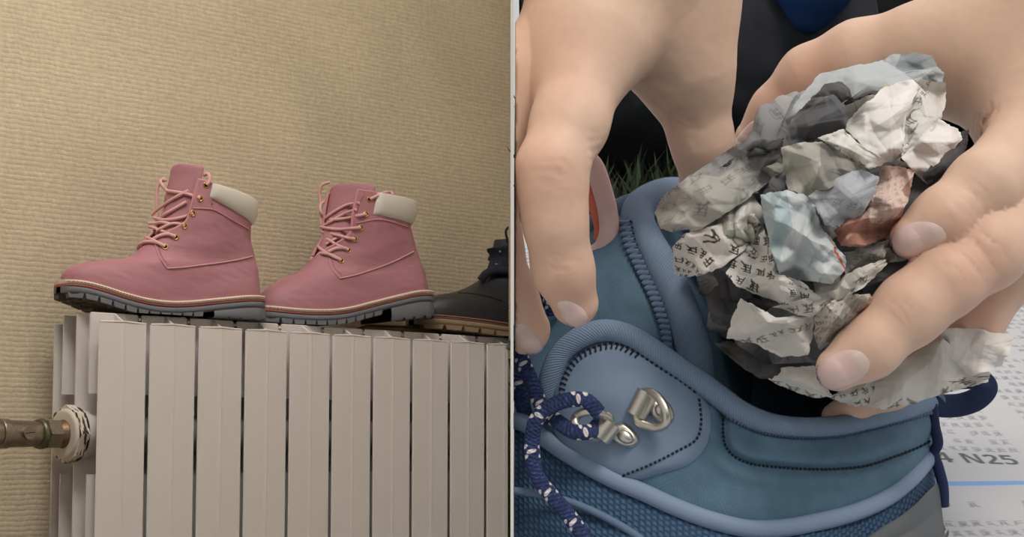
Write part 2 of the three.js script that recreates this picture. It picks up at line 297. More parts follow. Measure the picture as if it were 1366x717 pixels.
// soles rest on the radiator's top edges
const REST = R0.y + 0.0137;
function settle(parent) { parent.traverse((m) => { if (!m.isMesh) return; m.updateWorldMatrix(true, false); const y = REST - m.matrixWorld.elements[13], P = m.geometry.attributes.position; for (let i = 0; i < P.count; i++) if (P.getY(i) < y) P.setY(i, y); }); }
function bootFrame(o, yaw) {
  const du = V(Math.cos(yaw), 0, -Math.sin(yaw)), dw = V(Math.sin(yaw), 0, Math.cos(yaw));
  const flat = (px, py, w = 0) => { const r = sight(px, py), q = o.clone().addScaledVector(dw, w), t = q.clone().sub(camera.position).dot(dw) / r.dot(dw), p = camera.position.clone().addScaledVector(r, t).sub(o); return [p.dot(du), p.y, w]; };
  return { flat, world: (u, v, w) => o.clone().addScaledVector(du, u).addScaledVector(dw, w).setY(o.y + v), px: (px, py, w = 0) => { const [u, v] = flat(px, py, w); return o.clone().addScaledVector(du, u).addScaledVector(dw, w).setY(o.y + v); }, du, dw };
}
// upper: slices from the welt to the collar, each from a front point to a heel point; the shaft is open in front for the tongue
function upperSurface(fr, slices, open, top) {                                       // top(u): where the upper meets the sole
  const rows = slices.map(([fx, fy, hx, hy, a, m]) => [...fr.flat(fx, fy).slice(0, 2), ...fr.flat(hx, hy).slice(0, 2), a, m]);
  const n = rows.length - 1;
  const S = (tau, phi, off = 0) => {                                                // tau in slices, phi round from the front by the near side
    const [fu, fv, hu, hv, a, m] = polyline(rows, tau / n), s = (1 - Math.cos(phi)) / 2;
    const b = a * lerp(footWidth(s), Math.abs(Math.sin(phi)), m), w = (Math.sin(phi) >= 0 ? 1 : -1) * b;
    const r = V(lerp(fu, hu, s), lerp(fv, hv, s), w);
    if (top) { const v0 = lerp(rows[0][1], rows[0][3], s); r.y += (top(r.x) - 0.001 - v0) * (1 - smooth(0, 4.2, tau)); }
    if (off) { const c = V(Math.cos(phi) * -1, 0, Math.sin(phi)).normalize(); r.x += c.x * off; r.z += c.z * off; }
    return r;
  };
  const phi0 = (tau, far) => (far ? 0.78 : 1) * open * smooth(6.6, 9.2, tau);
  const toW = (p) => { const q = fr.world(p.x, p.y, p.z); return q; };
  return { S, phi0, toW, n };
}
function makeSole(parent, fr, o) {
  const { u0, u1, half, top } = o;                                                  // top(u): height of the welt's upper edge
  const layer = (sa, sb, ya, yb, k, bulge = 0) => fromGrid(12, 60, (x, y) => {
    const s = lerp(sa, sb, (1 - Math.cos(y * Math.PI)) / 2), u = lerp(u0, u1, s), b = half * footWidth(s) * k, t = top(u);
    const ang = x * 2 * Math.PI, c = Math.cos(ang), sn = Math.sin(ang), q = (v, p) => Math.sign(v) * Math.pow(Math.abs(v), p);
    const f = q(c, 0.18), g = q(sn, 0.18), va = typeof ya === 'function' ? ya(u) : t + ya, vb = t + yb;
    const r = fr.world(u, lerp(va, vb, (g + 1) / 2), f * (b + bulge * (1 - g * g))); r.u = u; r.v = f * b; return r;
  }, true);
  const [w0, w1, w2] = o.heights;                                                   // below the top: welt, rust line, slab
  mesh('welt', local(layer(0, 1, -w0, 0.0006, 1.0, 0.0005), parent), o.weltMat, parent);
  mesh('midsole', local(layer(0, 1, -w1, -w0, 0.985, 0.0006), parent), o.lineMat, parent);
  mesh('outsole', local(layer(0.003, 0.997, -w2, -w1, 1.0), parent), o.soleMat, parent);
  mesh('outsole_bottom', local(layer(0.006, 0.99, -w2 - 0.0008, -w2 + 0.001, 0.97), parent), o.treadMat, parent);
  const P = (s, k, dv) => { const u = lerp(u0, u1, s); return fr.world(u, top(u) + dv, half * footWidth(s) * k); };
  // tread lugs along both sides and down the middle
  const n = o.lugs, sEnd = o.lugEnd;
  for (let k = 0; k < n; k++) for (const side of [1, -1]) {
    const a = 0.012 + (sEnd - 0.012) * k / n, b = 0.012 + (sEnd - 0.012) * (k + 1) / n, gap = (b - a) * 0.05, gb = (b - a) * 0.12, inner = 0.42 * side;
    const lo = -w2 - o.lugDrop, sh = (k % 2 ? 0.012 : 0.004);
    const corners = [P(a + gb, side, lo), P(b - gb, side, lo), P(b - gb + sh, inner, lo), P(a + gb + sh, inner, lo), P(a + gap, side, -w2 + 0.0006), P(b - gap, side, -w2 + 0.0006), P(b - gap + sh, inner, -w2 + 0.0006), P(a + gap + sh, inner, -w2 + 0.0006)];
    mesh('tread_lug', local(hexa(corners), parent), o.soleMat, parent);
    const d = -0.0004, cap = hexa([P(a + gb, side * 0.985, lo + d), P(b - gb, side * 0.985, lo + d), P(b - gb + sh, inner, lo + d), P(a + gb + sh, inner, lo + d), P(a + gb, side * 0.985, lo), P(b - gb, side * 0.985, lo), P(b - gb + sh, inner, lo), P(a + gb + sh, inner, lo)]);
    mesh('tread_face', local(cap, parent), o.treadMat, parent);
  }
  for (let k = 1; k < n - 1; k++) { const a = sEnd * (k + 0.2) / n, b = sEnd * (k + 0.85) / n, lo = -w2 - o.lugDrop; mesh('tread_lug', local(hexa([P(a, 0.3, lo), P(b, 0.3, lo), P(b, -0.3, lo), P(a, -0.3, lo), P(a, 0.33, -w2), P(b, 0.33, -w2), P(b, -0.33, -w2), P(a, -0.33, -w2)]), parent), o.treadMat, parent); }
  if (o.heelFrom) {
    mesh('heel', local(layer(o.heelFrom, 1, (u) => o.heelBottom(u), -w2 + 0.0005, 1.0), parent), o.soleMat, parent);
    for (const s of [o.heelFrom + 0.07, o.heelFrom + 0.13, o.heelFrom + 0.2, o.heelFrom + 0.26]) {
      const u = lerp(u0, u1, s), b = half * footWidth(s);
      mesh('heel_notch', local(hexa([[0, 0], [0.0035, 0], [0.0035, -0.02], [0, -0.02]].map(([x, z]) => fr.world(u + x, o.heelBottom(u) - 0.0003, b + 0.0005 + z)).concat([[0.0006, 0], [0.003, 0], [0.003, -0.02], [0.0006, -0.02]].map(([x, z]) => fr.world(u + x, o.heelBottom(u) + 0.0038, b + 0.0005 + z)))), parent), holeDark, parent);
    }
  }
  // stitches along the welt
  const st = [];
  for (let k = 0; k < 74; k++) { const s = 0.012 + 0.976 * k / 74, q = (s2, k2) => { const u = lerp(u0, u1, s2); return fr.world(u, top(u) - w0 * 0.42, half * footWidth(s2) * k2 + 0.0006); }; st.push(new THREE.TubeGeometry(new THREE.LineCurve3(q(s, 1), q(s + 0.008, 1)), 1, 0.00055, 5)); }
  const sm = mesh('welt_stitching', local(mergeGeometries(st), parent), std({ color: 0xa98c80, roughness: 0.9 }), parent); sm.userData.kind = 'stuff';
}
function pinkBoot(o) {
  const fr = bootFrame(o.origin, o.yaw), boot = thing('boot', o.label, 'boot', o.origin.clone(), null);
  boot.rotation.y = o.yaw;
  const { S, phi0, toW } = upperSurface(fr, o.slices, o.open, o.sole(fr).top), n = o.slices.length - 1;
  const shell = (inset, tTop = n) => fromGrid(96, 80, (x, y) => { const t = y * tTop, a = phi0(t), phi = lerp(a, 2 * Math.PI - phi0(t, true), x), p = S(t, phi, -inset), w = 0.0010 * noise.noise(p.x * 32, p.y * 45, 7) + 0.0004 * noise.noise(p.x * 90 + p.y * 70, p.y * 130, 3), r = toW(V(p.x, p.y, p.z + w)); r.u = x; r.v = y; return r; });
  const upperGeo = shell(0);
  mesh('upper', local(upperGeo.clone(), boot), pinkLeather, boot);
  mesh('lining', local(shell(0.0035), boot), liner, boot);
  // rounded rolled edge of the shaft opening
  const edge = []; for (let k = 0; k <= 22; k++) { const t = lerp(7.2, n, k / 22); edge.push(toW(S(t, phi0(t), -0.0015))); }
  for (let k = 1; k < 24; k++) { const ph = lerp(phi0(n), 2 * Math.PI - phi0(n, true), k / 24); edge.push(toW(S(n, ph, -0.0015))); }
  for (let k = 22; k >= 0; k--) { const t = lerp(7.2, n, k / 22); edge.push(toW(S(t, 2 * Math.PI - phi0(t, true), -0.0015))); }
  mesh('edge_binding', local(sweep(edge, 0.0019, 0.0019, { m: 8, n: 150 }), boot), pinkEdge, boot);
  const hit = hitter([upperGeo]);
  // padded collar round the heel side of the shaft
  const cs = o.collar, collar = (x, y, off) => { const ph = lerp(cs.phi, 2 * Math.PI - cs.phi, x), e = Math.sin(Math.PI * clamp(y)), ends = Math.min(1, Math.min(x, 1 - x) / 0.03), t = lerp(cs.lo(x), cs.hi, y); return toW(S(Math.min(t, n + 0.6), ph, off + cs.bulge * Math.pow(Math.max(0, e), 0.55) * Math.sqrt(ends))); };
  mesh('padded_collar', local(fromGrid(64, 22, (x, y) => collar(x, y, 0.0008)), boot), collarWhite, boot, 'white padded collar');
  // heel counter and quarter seams, eyelet stay seam
  const line = (pts, r, mat, name, lift = 0.0006) => mesh(name, local(sweep(spline(pts.map(([x, y]) => V(x, y, 0))).getPoints(pts.length * 7).map((q) => { const h = hit(q.x, q.y); return h.p.addScaledVector(h.n, lift); }), r, r, { m: 6, caps: false }), boot), mat, boot);
  for (const s of o.seams) line(s, 0.0009, pinkEdge, 'seam');
  for (const s of o.quarterSeams) line(s, 0.00075, std({ color: 0xdcb2b0, roughness: 0.8 }), 'seam_thread', 0.0012);
  const st = [];
  for (const s of o.stitches) { const c = spline(s.map(([x, y]) => V(x, y, 0))), N = Math.round(c.getLength() / 2.6); for (let k = 0; k < N; k++) { const a = c.getPointAt(k / N), b = c.getPointAt((k + 0.6) / N), ha = hit(a.x, a.y), hb = hit(b.x, b.y); st.push(new THREE.TubeGeometry(new THREE.LineCurve3(ha.p.addScaledVector(ha.n, 0.0004), hb.p.addScaledVector(hb.n, 0.0004)), 1, 0.0004, 5)); } }
  const sm = mesh('stitching', local(mergeGeometries(st), boot), std({ color: 0x8d4f58, roughness: 0.9 }), boot); sm.userData.kind = 'stuff';
  // eyelets
  for (const [x, y] of o.eyelets) {
    const h = hit(x, y), g = new THREE.TorusGeometry(0.0032, 0.0009, 8, 24), q = new THREE.Quaternion().setFromUnitVectors(V(0, 0, 1), h.n), c = h.p.clone().addScaledVector(h.n, 0.0004);
    const e = mesh('eyelet', local(g.applyQuaternion(q).translate(c.x, c.y, c.z), boot), brass, boot);
    mesh('eyelet_hole', local(new THREE.CircleGeometry(0.0026, 18).applyQuaternion(q).translate(c.x, c.y, c.z), e), holeDark, e);
  }
  // tongue: a curved padded flap in front of the ankle
  const tg = o.tongue, mids = tg.map(([x, y, hw]) => [...fr.flat(x, y).slice(0, 2), hw]);
  const tongue = fromGrid(40, 48, (x, y) => {
    const a = x * 2 * Math.PI, t = y, [u, v, hw] = polyline(mids, Math.min(t, 1)), q = (k, p) => Math.sign(k) * Math.pow(Math.abs(k), p);
    const top = Math.sqrt(Math.max(0, 1 - Math.pow(clamp((t - 0.9) / 0.1), 2.2))), c = q(Math.cos(a), 0.55), sn = q(Math.sin(a), 0.55), w = c * hw * (0.55 + 0.45 * Math.pow(top, 0.6));
    return toW(V(u + 0.012 * c * c + o.skew * c + sn * 0.0033 * (0.25 + 0.75 * top), v - 0.004 * c * c * clamp((t - 0.8) * 5), w));
  }, true);
  const hitAll = hitter([upperGeo, tongue]);
  mesh('tongue', local(tongue.clone(), boot), pinkLeather, boot);
  
  // laces
  for (const l of o.laces) { const pts = l.map(([x, y, w]) => { if (w === 'e') { const h = hit(x, y); return h.p.addScaledVector(h.n, 0.0012); } const h = hitAll(x, y, true); return h ? h.p.addScaledVector(h.n, 0.0024) : fr.px(x, y, w); }); mesh('lace', local(sweep(pts, 0.0021, 0.0019, { m: 10 }), boot), lacePink, boot); }
  makeSole(boot, fr, { ...o.sole(fr), weltMat: creamWelt, lineMat: rustLine, soleMat: soleGrey, treadMat: tread });
  settle(boot); return boot;
}
const topLine = (fr, pts, w) => { const q = pts.map(([x, y]) => fr.flat(x, y, w)); return (u) => { if (u <= q[0][0]) return q[0][1]; for (let i = 1; i < q.length; i++) if (u <= q[i][0]) return lerp(q[i - 1][1], q[i][1], smooth(0, 1, 0.0) + (u - q[i - 1][0]) / (q[i][0] - q[i - 1][0])); return q[q.length - 1][1]; }; };
const smoothLine = (f) => (u) => { let s = 0; for (let k = -4; k <= 4; k++) s += f(u + k * 0.004); return s / 9; };

pinkBoot({
  label: 'pink lace-up boot nearest the pipe, toe lifted off the radiator', origin: rp(0.12, 0.0125, -0.047), yaw: 0.66, open: 1.0, skew: 0.006,
  slices: [[86, 376, 341, 395, 0.044, 0], [87, 365, 341, 386, 0.0445, 0], [96, 355, 341, 377, 0.043, 0], [114, 349, 340, 369, 0.0405, 0.1], [140, 347, 340, 361, 0.037, 0.2], [165, 345, 339, 353, 0.034, 0.4], [182, 338, 337, 344, 0.033, 0.6],
    [191, 327, 335, 334, 0.033, 0.8], [198, 313, 333, 325, 0.033, 1], [205, 293, 332, 315, 0.034, 1], [212, 268, 332, 303, 0.0355, 1], [217, 249, 334, 288, 0.0365, 1], [221, 235, 336, 272, 0.037, 1]],
  collar: { phi: 1.32, lo: (x) => 10.05 + 0.75 * Math.pow(Math.abs(2 * x - 1), 2), hi: 12.35, bulge: 0.0055 },
  seams: [[[207, 326], [212, 343], [222, 358]], [[257, 278], [284, 280], [305, 291], [331, 306]]],
  quarterSeams: [[[222, 358.5], [245, 357], [270, 354], [300, 350], [325, 345], [336, 342]]],
  stitches: [[[211, 328], [216, 343], [225, 355]], [[284, 243], [284, 262], [282, 275]], [[261, 236], [256, 252], [249, 272]]],
  eyelets: [[275, 247], [267, 265], [257, 285], [246, 301.5], [234, 316.5], [220, 329.6]],
  tongue: [[205, 335, 0.014], [217, 310, 0.018], [226, 284, 0.022], [232, 258, 0.026], [237, 237, 0.029], [240, 218, 0.029]],
  laces: [
    [[267, 265, 'e'], [258, 262, 0.03], [249, 259, 0.024], [234, 257, 0.012], [223.5, 254, -0.004], [217, 248, -0.016], [214, 242, -0.024], [219, 238, -0.03]],
    [[252, 255, 0.026], [236, 264, 0.012], [220, 275, -0.008], [206, 283, -0.026], [202, 287, -0.03]], [[249, 270, 0.025], [236, 278, 0.012], [222, 287, -0.008], [211, 296, -0.026]],
    [[257, 285, 'e'], [248, 289, 0.027], [240, 291.5, 0.02], [228, 294, 0.004], [218, 294.5, -0.012], [206, 291, -0.028]],
    [[246, 301.5, 'e'], [238, 299.5, 0.027], [232, 299, 0.02], [222, 303, 0.006], [213, 309, -0.01], [206, 315, -0.024]],
    [[234, 316.5, 'e'], [227, 314, 0.027], [219, 310.5, 0.012], [207, 305, -0.012], [199, 302.5, -0.028]], [[229, 300, 0.02], [218, 298, 0.004], [208, 298, -0.014], [199, 298, -0.028]],
    [[220, 329.6, 'e'], [213, 326.5, 0.026], [205, 322, 0.008], [194, 317, -0.02]], [[219, 329, 'e'], [211, 325.5, 0.022], [198, 324, 0.0], [190, 327, -0.016], [184, 332, -0.026]], [[226, 313, 0.022], [215, 315, 0.006], [205, 320.5, -0.012]],
    [[275, 247, 'e'], [279, 243, 0.037], [279.5, 236, 0.036], [277, 232, 0.031], [272, 234, 0.026]], [[222, 240, -0.026], [214, 243, -0.03], [210, 252, -0.032], [209, 270, -0.032], [209, 296, -0.03], [203, 313, -0.026]]],
  sole: (fr) => { const u0 = fr.flat(77, 385)[0], u1 = fr.flat(347.5, 400)[0]; return { u0, u1, half: 0.049, heights: [0.0046, 0.0074, 0.0152], lugs: 11, lugEnd: 0.63, lugDrop: 0.0055, heelFrom: 0.685, heelBottom: () => fr.flat(300, 427.5, 0.038)[1],
    top: smoothLine(topLine(fr, [[92, 370.5], [104, 370.5], [118, 373.5], [135, 379], [160, 389], [185, 396.5], [204, 400], [221, 402], [250, 402], [280, 399], [310, 396], [341, 393]], 0.044)) }; },
});
pinkBoot({
  label: 'second pink lace-up boot, beside the black boot, its heel raised', origin: rp(0.44, 0.0125, -0.047), yaw: 0.66, open: 1.0, skew: 0.015,
  slices: [[346, 392, 566, 388, 0.044, 0], [348, 383, 564, 380, 0.0445, 0], [357, 377, 562, 372, 0.043, 0], [371, 373, 561, 364, 0.0405, 0.1], [386, 369, 559, 357, 0.037, 0.2], [400, 363, 557, 350, 0.034, 0.4], [411, 353, 555, 342, 0.033, 0.6],
    [417, 344, 553, 334, 0.033, 0.8], [421, 332, 551, 325, 0.033, 1], [424, 312, 548, 315, 0.034, 1], [426, 290, 545, 303, 0.0355, 1], [429, 270, 547, 288, 0.0365, 1], [433, 253, 549, 272, 0.037, 1]],
  collar: { phi: 1.42, lo: (x) => 10.1 + 0.25 * Math.pow(Math.abs(2 * x - 1), 2), hi: 12.35, bulge: 0.0055 },
  seams: [[[439, 345], [441, 357], [453, 372]], [[475, 298], [505, 293], [525, 297], [544, 303]]],
  quarterSeams: [[[453, 372], [475, 367], [500, 359], [525, 349], [551, 336]]],
  stitches: [[[443, 347], [446, 357], [456, 368]], [[506, 264], [504, 278], [505, 290]], [[486, 260], [480, 270], [476, 283]]],
  eyelets: [[493, 266], [488, 286], [481, 304], [473, 319.5], [464.5, 334], [455, 348]],
  tongue: [[430, 350, 0.013], [440, 327, 0.018], [449, 302, 0.023], [455, 278, 0.029], [459, 258, 0.032], [462, 244, 0.0315]],
  laces: [
    [[488, 286, 'e'], [478, 288, 0.03], [462, 292, 0.016], [446, 294, 0.0], [434, 291, -0.016], [428, 282, -0.026], [428, 273, -0.03], [434, 268, -0.03]],
    [[478, 271, 0.026], [462, 275, 0.012], [446, 284, -0.006], [436, 292, -0.02]], [[474, 280, 0.026], [458, 287, 0.01], [442, 297, -0.008], [428, 304, -0.028]],
    [[481, 304, 'e'], [470, 305, 0.026], [455, 307, 0.012], [440, 306, -0.008], [428, 303, -0.028]], [[473, 319.5, 'e'], [462, 317.5, 0.025], [447, 314, 0.004], [430, 310, -0.024]],
    [[464.5, 334, 'e'], [452, 329, 0.018], [440, 322, -0.002], [429, 317, -0.024]], [[460, 317, 0.02], [448, 320, 0.006], [436, 327, -0.012]],
    [[455, 348, 'e'], [443, 343, 0.018], [432, 336, -0.004], [426, 330, -0.022]], [[454, 347, 'e'], [442, 341.5, 0.014], [430, 339, -0.006], [421, 341, -0.02], [416, 347, -0.028]], [[462, 332, 0.024], [448, 332, 0.006], [438, 337, -0.01]],
    [[493, 266, 'e'], [501, 262, 0.036], [512, 257.5, 0.034], [521, 256.5, 0.03], [523, 261, 0.027]], [[440, 243, -0.02], [430, 247, -0.028], [426, 256, -0.032], [427, 266, -0.032], [429, 300, -0.03]]],
  sole: (fr) => { const u0 = fr.flat(340, 400)[0], u1 = fr.flat(571, 395)[0]; return { u0, u1, half: 0.049, heights: [0.0046, 0.0074, 0.0152], lugs: 11, lugEnd: 0.63, lugDrop: 0.0055, heelFrom: 0.685, heelBottom: topLine(fr, [[500, 433], [524, 429.5], [571, 424]], 0.038),
    top: smoothLine(topLine(fr, [[346, 402], [364, 406], [382, 409.5], [405, 412.5], [434, 413.5], [455, 412], [470, 409.5], [504, 401], [539, 392.5], [567, 386]], 0.044)) }; },
});
// the black boot that runs on behind the partition, and the sole tip that the pink heel stands on
const blackLeather = phys({ color: 0x23262b, bumpMap: leatherGrain, bumpScale: 0.0002, roughness: 0.42, clearcoat: 0.15, clearcoatRoughness: 0.5 });
const brownSole = std({ map: fieldTex(128, 128, (i, j) => { const n = 0.5 + 0.5 * noise.noise(i / 14, j / 14, 7); return [0.50 + 0.08 * n, 0.42 + 0.08 * n, 0.33 + 0.08 * n]; }, true), roughness: 0.85 }), navyLace = std({ color: 0x1d2338, roughness: 0.85 });
function clipped(parent) { parent.traverse((m) => { if (!m.isMesh) return; m.updateWorldMatrix(true, false); const g = clipPlane(m.geometry.clone().applyMatrix4(m.matrixWorld), 0, -0.005, true); m.geometry = g.applyMatrix4(m.matrixWorld.clone().invert()); }); for (const m of parent.children.slice()) if (m.isMesh && !m.geometry.attributes.position.count) parent.remove(m); }
{
  const o = rp(0.68, 0.0125, -0.05), yaw = 0.66, fr = bootFrame(o, yaw), boot = thing('boot', 'black leather boot with a brown sole, cut off at the partition', 'boot', o.clone()); boot.rotation.y = yaw;
  const blackTop = smoothLine(topLine(fr, [[560, 417], [590, 419.5], [611, 422.5], [645, 427], [680, 432], [790, 448]], 0.044));
  const { S, toW } = upperSurface(fr, [[556, 415, 790, 438, 0.045, 0], [557, 404, 790, 428, 0.0455, 0], [566, 395, 788, 420, 0.044, 0], [584, 392, 786, 410, 0.041, 0.1], [606, 390, 784, 400, 0.038, 0.25], [626, 383, 782, 390, 0.035, 0.45], [642, 373, 780, 380, 0.034, 0.7], [652, 362, 778, 368, 0.034, 1], [658, 345, 776, 350, 0.034, 1], [662, 320, 774, 322, 0.035, 1]], 0, blackTop);
  const up = fromGrid(80, 64, (x, y) => { const p = S(y * 9, x * 2 * Math.PI), d = 0.0011 * Math.sin((p.x - p.y) * 210) * Math.exp(-Math.pow((p.x - fr.flat(655, 410)[0]) / 0.018, 2)); const r = toW(V(p.x, p.y, p.z + d)); r.u = x; r.v = y; return r; }, true);
  mesh('upper', local(up.clone(), boot), blackLeather, boot);
  const hit = hitter([up]), L = (pts, r, m, n) => mesh(n, local(sweep(spline(pts.map(([x, y]) => V(x, y, 0))).getPoints(30).map((q) => { const h = hit(q.x, q.y); return h.p.addScaledVector(h.n, 0.0005); }), r, r, { m: 6 }), boot), m, boot);
  L([[611, 391], [630, 392], [655, 397], [670, 402]], 0.0009, std({ color: 0x191b1f, roughness: 0.6 }), 'seam');
  // navy padded lace stay with its laces and pull loop
  const stay = std({ color: 0x1b1f2f, roughness: 0.85 });
  mesh('lace_stay', local(sweep([[641, 375, 0.01], [648, 366, 0.016], [659, 361, 0.02], [676, 362, 0.028], [700, 372, 0.036]].map((p) => fr.px(...p)), 0.006, 0.005, { m: 10 }), boot), stay, boot);
  mesh('tongue', local(fromGrid(30, 20, (x, y) => { const [u, v, hw] = polyline([[...fr.flat(650, 360).slice(0, 2), 0.018], [...fr.flat(655, 345).slice(0, 2), 0.021], [...fr.flat(651, 333).slice(0, 2), 0.023]], y), a = x * 6.28319, c = Math.sign(Math.cos(a)) * Math.pow(Math.abs(Math.cos(a)), 0.6), sn = Math.sin(a); return fr.world(u + 0.016 * c * c + 0.006 * sn, v, c * hw + 0.01); }, true), boot), stay, boot);
  for (const l of [[[651, 335, 0.0], [664, 332, 0.02], [684, 327, 0.03]], [[652, 345, 0.0], [668, 347, 0.02], [690, 352, 0.034]], [[656, 356, 0.004], [668, 352, 0.02], [690, 346, 0.034]], [[655, 341, 0.0], [668, 340, 0.02], [690, 338, 0.032]]]) mesh('lace', local(sweep(l.map((p) => fr.px(...p)), 0.0036, 0.0022, { m: 8 }), boot), navyLace, boot);
  mesh('pull_loop', local(sweep([[680, 327, 0.02], [676, 317, 0.02], [675, 308, 0.02], [680, 303, 0.02], [688, 306, 0.02]].map((p) => fr.px(...p)), 0.0018, 0.001, { m: 8 }), boot), stay, boot);
  for (const [x, y] of [[667, 336], [662, 353]]) mesh('lace_hook', local(new THREE.SphereGeometry(0.0018, 10, 8).translate(...fr.px(x, y, 0.026).toArray()), boot), std({ color: 0x9a9ca2, metalness: 1, roughness: 0.3 }), boot);
  const u0 = fr.flat(548, 430)[0], u1 = fr.flat(796, 450)[0];
  makeSole(boot, fr, { u0, u1, half: 0.05, heights: [0.0022, 0.0045, 0.0135], lugs: 10, lugEnd: 0.8, lugDrop: 0.006, top: blackTop, weltMat: std({ color: 0x8b4a44, roughness: 0.7 }), lineMat: brownSole, soleMat: brownSole, treadMat: brownSole });
  settle(boot); clipped(boot);
  // second sole, lying behind under the raised pink heel
  const o2 = rp(0.565, 0.0125, -0.083), fr2 = bootFrame(o2, 0.5), s2 = thing('boot_sole', 'dusty brown rubber boot sole lying under the raised pink heel', 'boot sole', o2.clone()); s2.rotation.y = 0.5;
  const layer = (ya, yb, k) => fromGrid(14, 50, (x, y) => { const s = (1 - Math.cos(y * Math.PI)) / 2, u = lerp(fr2.flat(468, 436)[0], fr2.flat(580, 440)[0], s), b = 0.013 * footWidth(s) * k, a = x * 6.28319, q = (v) => Math.sign(v) * Math.pow(Math.abs(v), 0.35); return fr2.world(u, lerp(ya, yb, (q(Math.sin(a)) + 1) / 2) * Math.min(1, 0.35 + 4 * s), q(Math.cos(a)) * b); }, true);
  mesh('sole', local(layer(0.0, 0.0105, 1), s2), brownSole, s2); mesh('sole_edge', local(layer(0.0105, 0.0135, 0.9), s2), std({ color: 0x6d5a47, roughness: 0.9 }), s2);
  settle(s2); clipped(s2);
}
// ---------------------------------------------------------------- the place on the right: grassy bank, newspaper, a person's hands
const PX = (D) => D / FOCAL;                                                          // metres per measured pixel at a depth
// smooth bodies from joints: every chain is a run of tapered capsules, chains of one hand blend into its palm but not into each other
function segD(p, a, b) {
  const bx = b.x - a.x, by = b.y - a.y, bz = b.z - a.z, px = p.x - a.x, py = p.y - a.y, pz = p.z - a.z, t = clamp((px * bx + py * by + pz * bz) / (bx * bx + by * by + bz * bz));
  return Math.hypot(px - bx * t, py - by * t, pz - bz * t) - (a.r + (b.r - a.r) * t);
}
const smin = (a, b, k) => { const h = Math.max(k - Math.abs(a - b), 0) / k; return Math.min(a, b) - h * h * k * 0.25; };
const joint = ([px, py, D, r]) => { const p = at(px, py, D); p.r = r * PX(D); return p; };
function handField({ palm, fingers, kPalm, kFinger = 0.004, folds = [], cutX }) {
  const J = (c) => c.map(joint), pal = palm.map(J), fin = fingers.map(J);
  const fl = folds.map(([px, py, D, dx, dy, sig, lam, amp]) => ({ c: at(px, py, D), dir: at(px + dx, py + dy, D).sub(at(px, py, D)).normalize(), sig, lam, amp }));
  const f = (p, detail = true) => {
    let dp = 1; for (const c of pal) for (let i = 1; i < c.length; i++) dp = smin(dp, segD(p, c[i - 1], c[i]), 0.014);
    let d = dp;
    for (const c of fin) { let df = 1; for (let i = 1; i < c.length; i++) df = smin(df, segD(p, c[i - 1], c[i]), kFinger); d = Math.min(d, smin(dp, df, kPalm)); }
    if (detail && d < 0.004) {
      for (const q of fl) { const x = p.x - q.c.x, y = p.y - q.c.y, z = p.z - q.c.z, along = x * q.dir.x + y * q.dir.y + z * q.dir.z, r2 = x * x + y * y + z * z; if (r2 < 9 * q.sig * q.sig) { const wob = 0.4 * noise.noise(p.x * 160, p.y * 160, p.z * 160) + 0.2 * noise.noise(p.x * 400, p.y * 400, p.z * 400); d += q.amp * Math.exp(-r2 / (q.sig * q.sig)) * Math.pow(0.5 + 0.5 * Math.cos((along / q.lam + wob) * 6.283), 4); } }
      d += 0.00005 * noise.noise(p.x * 420, p.y * 420, p.z * 420) + 0.00022 * noise.noise(p.x * 45, p.y * 45, p.z * 45);
    }
    return cutX === undefined ? d : Math.max(d, cutX - p.x);
  };
  f.all = [...pal, ...fin].flat();
  return f;
}
